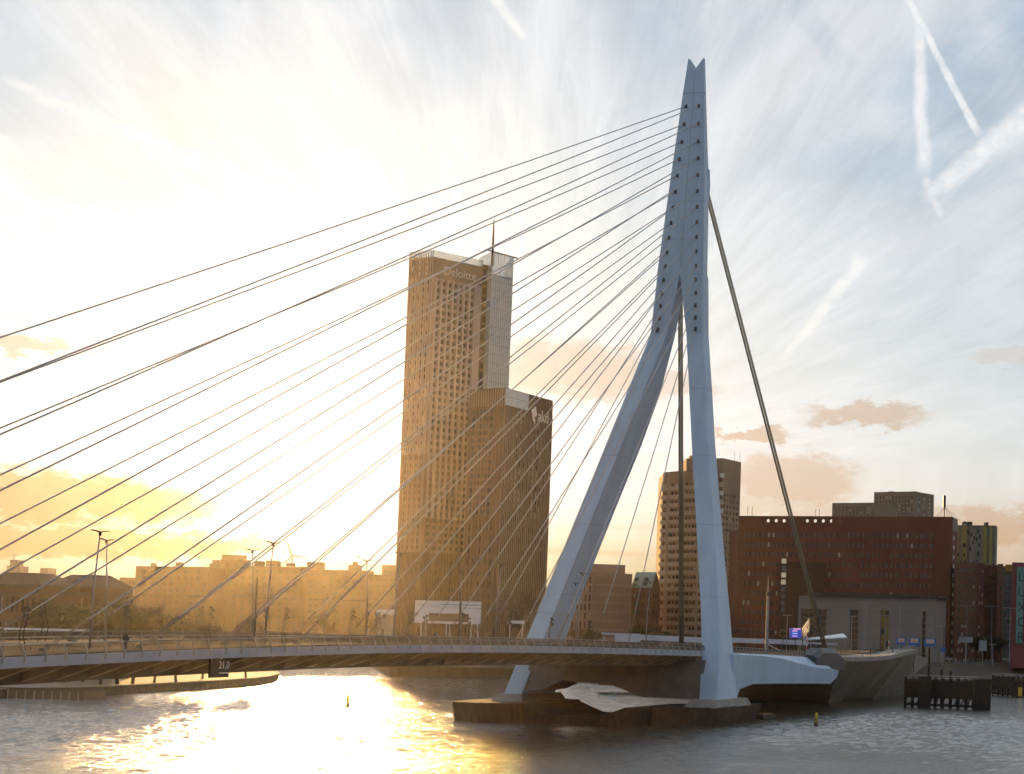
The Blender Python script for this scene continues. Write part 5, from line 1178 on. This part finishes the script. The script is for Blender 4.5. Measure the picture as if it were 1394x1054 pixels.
# red and white striped poles
for i, (px, yt) in enumerate(((1042, 874), (1098, 847), (1209, 872))):
    D_ = 470 if px < 1110 else 530; z0_ = 12.5 if px < 1110 else 8.5; q_ = G(px, D_, z0_); h = ZP(px, yt, D_)-z0_; t = empty('striped_pole', 'red and white striped signal pole %s' % ['with a round sign right of the pylon leg', 'standing just left of the backstay foot', 'before the stone hall near the abutment tip'][i], 'signal pole', (q_.x, q_.y, z0_))
    n_s = max(3, int(h/.8))
    for k in range(n_s): m = MB(); m.tube([(0, 0, h*k/n_s), (0, 0, h*(k+1)/n_s)], .13, 6); m.build('stripe', RW if k % 2 else WHT, t)
    if i == 0:
        m = MB(); m.tube([tuple(Vector((0, 0, h))-FH*.06), tuple(Vector((0, 0, h))+FH*.06)], .75, 16); sd_ = m.build('round_sign', RW, t); m = MB(); m.tube([tuple(Vector((0, 0, h))-FH*.10), tuple(Vector((0, 0, h))-FH*.07)], .5, 16); m.build('sign_face', WHT, sd_)
        m = MB(); m.tube([tuple(R0*.3+Vector((0, 0, h-.6))), tuple(R0*4.0+Vector((0, 0, .4)))], .10, 5); m.build('barrier_arm', WHT, t)
# blue display, slanted silver roof, ring
q_ = P(1083, 862, 500); t = empty('blue_display', 'small glowing blue and pink display board left of the backstay foot', 'display', tuple(q_))
m = MB(); m.box((0, 0, 0), R0*1.6, FH*.2, (0, 0, 1.3)); m.build('screen', mat('screen_blue', (.02, .05, .35), .4, 0, 0, 0, .5, 0, None, False, ((.05, .12, .8), .2)), t)
for dz, c_ in ((1.1, (.9, .45, .7)), (.55, (.8, .4, .6)), (-.1, (.3, .5, .9)), (-.8, (.6, .35, .8))):
    m = MB(); m.box(tuple(Vector((0, 0, dz))-FH*.23+R0*(-.2 if dz < .6 else .3)), R0*(1.0 if dz > 1 else .7), FH*.02, (0, 0, .14)); m.build('light_row', mat('screen_%d' % int(c_[0]*100+c_[1]*10), c_, .4, 0, 0, 0, .5, 0, None, False, (c_, .5)), t)
m = MB(); m.tube([(0, 0, -1.3), (0, 0, -6)], .12, 6); m.build('post', DARK, t)
t = empty('slanted_canopy', 'slanted ribbed silver canopy beside the blue display', 'canopy', tuple(P(1092, 858, 505)))
for k in range(5):
    m = MB(); d_ = (P(1098, 843, 505)-P(1088, 856, 505)); o_ = Vector((0, 0, -.75*k)); m.loft([[tuple(o_+Vector((0, 0, 0))), tuple(o_+FH*.5), tuple(o_+FH*.5+Vector((0, 0, .35))), tuple(o_+Vector((0, 0, .35)))], [tuple(o_+d_+Vector((0, 0, .2))), tuple(o_+d_+FH*.5+Vector((0, 0, .2))), tuple(o_+d_+FH*.5+Vector((0, 0, .6))), tuple(o_+d_+Vector((0, 0, .6)))]]); m.build('slat', mat('slat_silver', (.55, .55, .5), .35, .3), t)
for dx in (.2, 2.0): m = MB(); m.tube([tuple(R0*dx+Vector((0, 0, 0))), tuple(R0*dx+Vector((0, 0, -9)))], .12, 5); m.build('post', DARK, t)
rc = P(1066, 863, 508); m = MB(); N = 20; rr_ = []
for k in range(N):
    a_ = 2*math.pi*k/N; c_ = rc+R0*math.cos(a_)*.95+Vector((0, 0, 1))*math.sin(a_)*.95; n_ = (R0*math.cos(a_)+Vector((0, 0, 1))*math.sin(a_))*.2; rr_.append([c_+n_+FH*.1, c_+n_-FH*.1, c_-n_-FH*.1, c_-n_+FH*.1])
m.loft(rr_+[rr_[0]], cap=False); t = tag(m.build('ring_sculpture', mat('brass_dark', (.16, .11, .04), .4, .6)), 'dark brass ring on a pole left of the blue display', 'ring')
m = MB(); m.tube([(rc.x, rc.y, rc.z-1), (rc.x, rc.y, 7)], .1, 5); m.build('post', DARK, t)
# road signs
for px, y, w_, h_, D_, lb in ((1315, 871, 2.4, .9, 600, 'wide grey direction sign on a post before the brown block'), (1338, 879, 1.3, 1.7, 590, 'square grey direction sign right of the wide one'), (1284, 885, .8, .8, 575, 'small blue square road sign left of the tall pile')):
    q_ = P(px, y, D_); t = empty('direction_sign', lb, 'road sign', tuple(q_)); m = MB(); m.box((0, 0, 0), R0*w_, FH*.08, (0, 0, h_)); m.build('panel', mat('sign_grey', (.22, .24, .27), .5) if px != 1284 else AL, t); m = MB(); m.tube([tuple(FH*.2+Vector((0, 0, h_))), tuple(FH*.2+Vector((0, 0, 8.4-q_.z)))], .12, 5); m.build('post', LAMPM, t)
# cars
def car(col):
    t = bpy.data.objects.new('parked_car', None); COL.objects.link(t)
    m = MB(); m.loft([[(x, -w_, z0_), (x, w_, z0_), (x, w_+.04, (z0_+z1_)/2), (x, w_-.06, z1_), (x, -w_+.06, z1_), (x, -w_-.04, (z0_+z1_)/2)] for x, w_, z0_, z1_ in ((-2.15, .70, .42, .78), (-1.95, .82, .25, .92), (-.9, .86, .22, .98), (.9, .86, .22, .98), (1.9, .82, .25, .86), (2.12, .68, .42, .70))]); m.build('body', col, t, smooth=False)
    m = MB(); m.loft([[(x, -w_, .93), (x, w_, .93), (x, w_-.12, z1_), (x, -w_+.12, z1_)] for x, w_, z1_ in ((-1.75, .72, .97), (-1.2, .76, 1.40), (.2, .76, 1.45), (1.05, .72, .97))]); m.build('cabin', GLASS, t)
    m = MB(); m.loft([[(x, -.60, z), (x, .60, z), (x, .58, z+.03), (x, -.58, z+.03)] for x, z in ((-1.15, 1.41), (.15, 1.46))]); m.build('roof', col, t)
    for x in (-1.35, 1.3):
        for y in (-.80, .80):
            m = MB(); m.tube([(x, y-.1, .32), (x, y+.1, .32)], .32, 12); w__ = m.build('wheel', mat('tyre', (.02, .02, .02), .8), t); m = MB(); m.tube([(x, y-.11, .32), (x, y+.11, .32)], .18, 8); m.build('rim', LAMPM, w__)
    for y in (-.58, .58):
        m = MB(); m.box((2.06, y, .62), (.06, 0, 0), (0, .14, 0), (0, 0, .08)); m.build('headlight', mat('headlamp', (.8, .8, .7), .3, 0, 0, 0, .5, 0, None, False, ((1, .93, .75), 3.0)), t)
    return t
cc_ = [('dark red', (.10, .02, .02)), ('silver', (.35, .35, .36)), ('black', (.02, .02, .022)), ('white', (.55, .55, .56)), ('dark blue', (.02, .03, .08)), ('grey', (.15, .15, .16)), ('beige', (.30, .26, .19))]
spots = [(1268, 662, 0, 'driving with lit headlamps above the fender'), (1262, 690, 3, 'second in line behind the lit one'), (1292, 690, 1, 'crossing below the small blue sign'), (1306, 705, 5, 'parked between the tall piles and wide sign'), (1325, 668, 2, 'parked right of the wide sign post'), (1345, 700, 4, 'parked below the square grey sign'), (1362, 720, 3, 'parked before the dark brick block'), (1380, 680, 6, 'parked near the theatre corner'), (1336, 740, 1, 'parked under the dark street trees')]
for i, (px, D_, ci, lb) in enumerate(spots):
    q_ = G(px, D_, 8.5); t = car(mat('car_'+cc_[ci][0].replace(' ', '_'), cc_[ci][1], .3)); t.location = (q_.x, q_.y, 8.5); dr_ = -FH if i < 2 else R0; t.rotation_euler = (0, 0, math.atan2(dr_.y, dr_.x)+(.2 if i < 2 else random.uniform(-.2, .2)))
    tag(t, '%s car %s' % (cc_[ci][0], lb), 'car', 'cars on the quay street at the right')
# people on abutment and quay: tiny standing figures
def person(px, D_, z, lb, col, h=1.75):
    q_ = G(px, D_, z); t = empty('person', lb, 'person', (q_.x, q_.y, z)); s = h/1.75
    me = bpy.data.meshes.new('body'); V_ = [(0, 0, .95), (0, 0, 1.2), (0, 0, 1.45), (0, 0, 1.58), (0, 0, 1.68), (.2, 0, 1.42), (.26, .02, 1.15), (.28, .10, .92), (-.2, 0, 1.42), (-.27, -.03, 1.15), (-.28, .06, .92), (.1, 0, .9), (.12, .06, .5), (.13, .02, .06), (.13, .14, .03), (-.1, 0, .9), (-.13, -.04, .5), (-.16, -.10, .06), (-.16, .03, .03)]
    E_ = [(0, 1), (1, 2), (2, 3), (3, 4), (2, 5), (5, 6), (6, 7), (2, 8), (8, 9), (9, 10), (0, 11), (11, 12), (12, 13), (13, 14), (0, 15), (15, 16), (16, 17), (17, 18)]
    rads = [.15, .15, .16, .06, .10, .08, .055, .04, .08, .055, .04, .10, .07, .05, .04, .10, .07, .05, .04]
    me.from_pydata([(a*s, b*s, c*s) for a, b, c in V_], E_, []); o = bpy.data.objects.new('body', me); COL.objects.link(o); o.parent = t; me.materials.append(col)
    md = o.modifiers.new('skin', 'SKIN'); 
    for v, r_ in zip(me.skin_vertices[0].data, rads): v.radius = (r_*s, r_*s)
    me.skin_vertices[0].data[0].use_root = True
    return t
CL = [mat('coat_dark', (.03, .03, .04), .8), mat('coat_pale', (.45, .43, .40), .8), mat('coat_blue', (.05, .08, .16), .8)]
for px, D_, z, lb, c_ in ((1174, 440, 12.35, 'person in pale jacket walking on the abutment deck', 1), (1185, 455, 12.4, 'person in dark coat walking behind the one in pale jacket', 0), (1215, 470, 12.9, 'person in blue coat near the abutment tip', 2), (1063, 400, 12.4, 'person in dark coat on the bridge right of the pylon leg', 0), (1322, 660, 8.5, 'person in dark coat standing on the quay by the wide sign', 0), (1300, 655, 8.5, 'person in pale jacket standing on the quay behind the fender', 1)):
    person(px, D_, z, lb, CL[c_])
# ------------------------------------------------------------------ trees
LEAF = [mat('leaf_olive', (.075, .075, .025), .7), mat('leaf_brown', (.10, .065, .025), .7), mat('leaf_dark', (.030, .035, .018), .8)]
BARK = mat('bark', (.07, .055, .04), .85)
def tree_meshes(seed, h, leafy, lm, spread=.36):
    rg = random.Random(seed); tr_ = MB(); tips = []
    def grow(p, d, L, r, lev):
        e = p+d*L; mid = p+d*L*.5+Vector((rg.uniform(-1, 1), rg.uniform(-1, 1), 0))*L*.05
        tr_.tube([p, mid, e], [r, r*.8, r*.55], 5 if lev < 2 else 3)
        if lev >= 2: tips.append((e, L)); tips.append((mid, L))
        if lev == 4: return
        for k in range(3 if lev else 4):
            a_ = rg.uniform(0, 6.28); t_ = rg.uniform(.35, .75); nd_ = (d+Vector((math.cos(a_)*t_, math.sin(a_)*t_, rg.uniform(-.05, .3)))).normalized()
            grow(p+d*L*rg.uniform(.75, 1) if k else e, nd_, L*rg.uniform(.58, .78), r*.55, lev+1)
    grow(Vector((0, 0, -.3)), Vector((0, 0, 1)), h*.30, h*.018, 0)
    cr = MB()
    if leafy:
        for e, L in tips:
            for k in range(leafy*2):
                c_ = e+Vector((rg.gauss(0, 1), rg.gauss(0, 1), rg.gauss(0, .8)))*h*.035; s_ = h*rg.uniform(.012, .024)
                a_ = Vector((rg.gauss(0, 1), rg.gauss(0, 1), rg.gauss(0, 1))).normalized(); b_ = a_.orthogonal().normalized()
                cr.face(c_-a_*s_, c_+b_*s_*.7, c_+a_*s_, c_-b_*s_*.7)
    return tr_, cr
def tree_proto(seed, h, leafy, lm):
    t, c = tree_meshes(seed, h, leafy, lm); root = bpy.data.objects.new('tree', None); COL.objects.link(root)
    t.build('trunk', BARK, root, fix=False)
    if leafy: c.build('crown', lm, root, fix=False)
    return root
protos = {'a': tree_proto(1, 12, 7, LEAF[0]), 'b': tree_proto(2, 12, 6, LEAF[1]), 'c': tree_proto(3, 12, 8, LEAF[2]), 'd': tree_proto(5, 12, 0, None), 'e': tree_proto(9, 12, 1, LEAF[1])}
used = set()
tl = [(88, 494, 'a', 12, 'rounded tree in front of the corner house roof'), (112, 498, 'b', 11, 'brownish tree left of the first bridge lamp'), (137, 480, 'a', 11, 'tree between the two tall bridge lamps'), (160, 485, 'a', 12, 'tree right of the two tall bridge lamps'), (180, 490, 'b', 11, 'brownish tree before the left end of the golden block'), (30, 492, 'b', 8, 'small brownish tree above the quay pavilion'),
      (210, 500, 'a', 10, 'tree before the long golden block, first from left'), (240, 505, 'b', 10, 'thin brownish tree before the long golden block'), (275, 540, 'a', 11, 'tree under the stepped block'), (335, 560, 'b', 11, 'brownish tree under the wind turbine'), (440, 890, 'a', 10, 'tree below the glittering balcony grid'), (490, 885, 'b', 10, 'brownish tree left of the white kiosk'),
      (692, 687, 'd', 15, 'bare branching tree before the office tower, left one'), (708, 689, 'd', 16, 'bare branching tree before the office tower, middle one'), (722, 687, 'd', 14, 'bare branching tree just left of the far pylon leg'), (790, 672, 'e', 10, 'sparse tree at the foot of the gridded office'), (802, 674, 'a', 8, 'small leafy tree right of the far pylon leg'),
      (868, 668, 'c', 11, 'dark tree before the gabled warehouse'), (893, 668, 'c', 10, 'dark tree between warehouse and apartment tower'), (1328, 668, 'c', 9, 'dark street tree under the brown block'), (1343, 672, 'c', 10, 'dark street tree in the middle under the brick blocks'), (1358, 665, 'c', 9, 'dark street tree left of the theatre'), (1250, 640, 'c', 6, 'low dark tree behind the blue boards')]
for i, (px, D_, k, h, lb) in enumerate(tl):
    z = 8.4 if D_ > 600 else 1.7; q_ = G(px, D_, z)
    if k in used: o = copy_tree(protos[k])
    else: o = protos[k]; used.add(k)
    h = h*(1.35 if px < 260 else 1.15 if px < 600 else 1.2 if k == 'd' else .85); s_ = h/7.8; o.location = (q_.x, q_.y, z); o.scale = (s_*random.uniform(.95, 1.2), s_*random.uniform(.95, 1.2), s_); o.rotation_euler = (0, 0, random.uniform(0, 6))
    tag(o, lb, 'tree', 'trees along the quays and island')
# low hedge masses and clutter on the south quay
m = MB(); rg = random.Random(77)
for k in range(70):
    px = rg.uniform(1245, 1392); D_ = rg.uniform(655, 760); q_ = G(px, D_, 8.5); h = rg.uniform(.6, 1.5); m.box((q_.x, q_.y, 8.5+h/2-.1), R0*rg.uniform(.1, .5), FH*rg.uniform(.1, .5), (0, 0, h/2))
tag(m.build('street_clutter', mat('clutter_grey', (.16, .16, .18), .6)), kind='stuff')
m = MB(); pts = [G(px, D_+3, 3.5) for px, D_ in ((1250, 570), (1330, 600), (1430, 640))]
for z in (4.0, 4.6): m.tube([(p.x, p.y, z) for p in pts], .05, 4)
for a_, b_ in zip(pts, pts[1:]):
    for k in range(12): q_ = a_.lerp(b_, k/12); m.tube([(q_.x, q_.y, 3.3), (q_.x, q_.y, 4.6)], .06, 4)
tag(m.build('quay_railing', LAMPM), 'low metal railing along the south quay edge behind the fender', 'railing')

bl0 = None
for i in range(14):
    px = 1252+i*10; q_ = G(px, 662+i*1.1, 8.5)
    if bl0 is None:
        m = MB(); m.tube([(0, 0, -.1), (0, 0, .95), (0, 0, 1.05)], [.14, .13, .05], 8); bl0 = o = m.build('bollard', WHT)
    else: o = bl0.copy(); COL.objects.link(o)
    o.location = (q_.x, q_.y, 8.5); tag(o, 'pale bollard before the quay road, %s from the left' % ['first', 'second', 'third', 'fourth', 'fifth', 'sixth', 'seventh', 'eighth', 'ninth', 'tenth', 'eleventh', 'twelfth', 'thirteenth', 'fourteenth'][i], 'bollard', 'pale bollards along the quay road')
m = MB(); rg = random.Random(5)
for k in range(26):      # parked bicycles and racks, too small to tell apart
    px = rg.uniform(1247, 1385); q_ = G(px, rg.uniform(652, 662), 8.4)
    for dx in (-.5, .5):
        c_ = q_+R0*dx+Vector((0, 0, .34)); m.tube([c_+R0*.33*math.cos(a_*.785)+Vector((0, 0, .33*math.sin(a_*.785))) for a_ in range(9)], .03, 3)
    m.tube([q_-R0*.5+Vector((0, 0, .34)), q_-R0*.1+Vector((0, 0, .85)), q_+R0*.4+Vector((0, 0, .9)), q_+R0*.5+Vector((0, 0, .34))], .03, 3)
tag(m.build('parked_bicycles_row', DARK), kind='stuff')

w0 = onY(166, 884, 14.2)
def walker(x, y, lb, c_):
    n_ = len(bpy.data.objects); person(697, 300, 0, lb, c_); t = [o for o in bpy.data.objects if o.get('label') == lb][0]; t.location = (x, y, zt(x)+.14); t.rotation_euler = (0, 0, 1.2)
walker(w0.x, 14.6, 'person in dark coat walking on the near bridge footpath by the left lamps', CL[0])
walker(118, 14.2, 'person in blue coat on the near footpath left of the portal building', CL[2])
walker(62, 14.8, 'person in pale jacket on the near footpath left of the far pylon leg', CL[1])
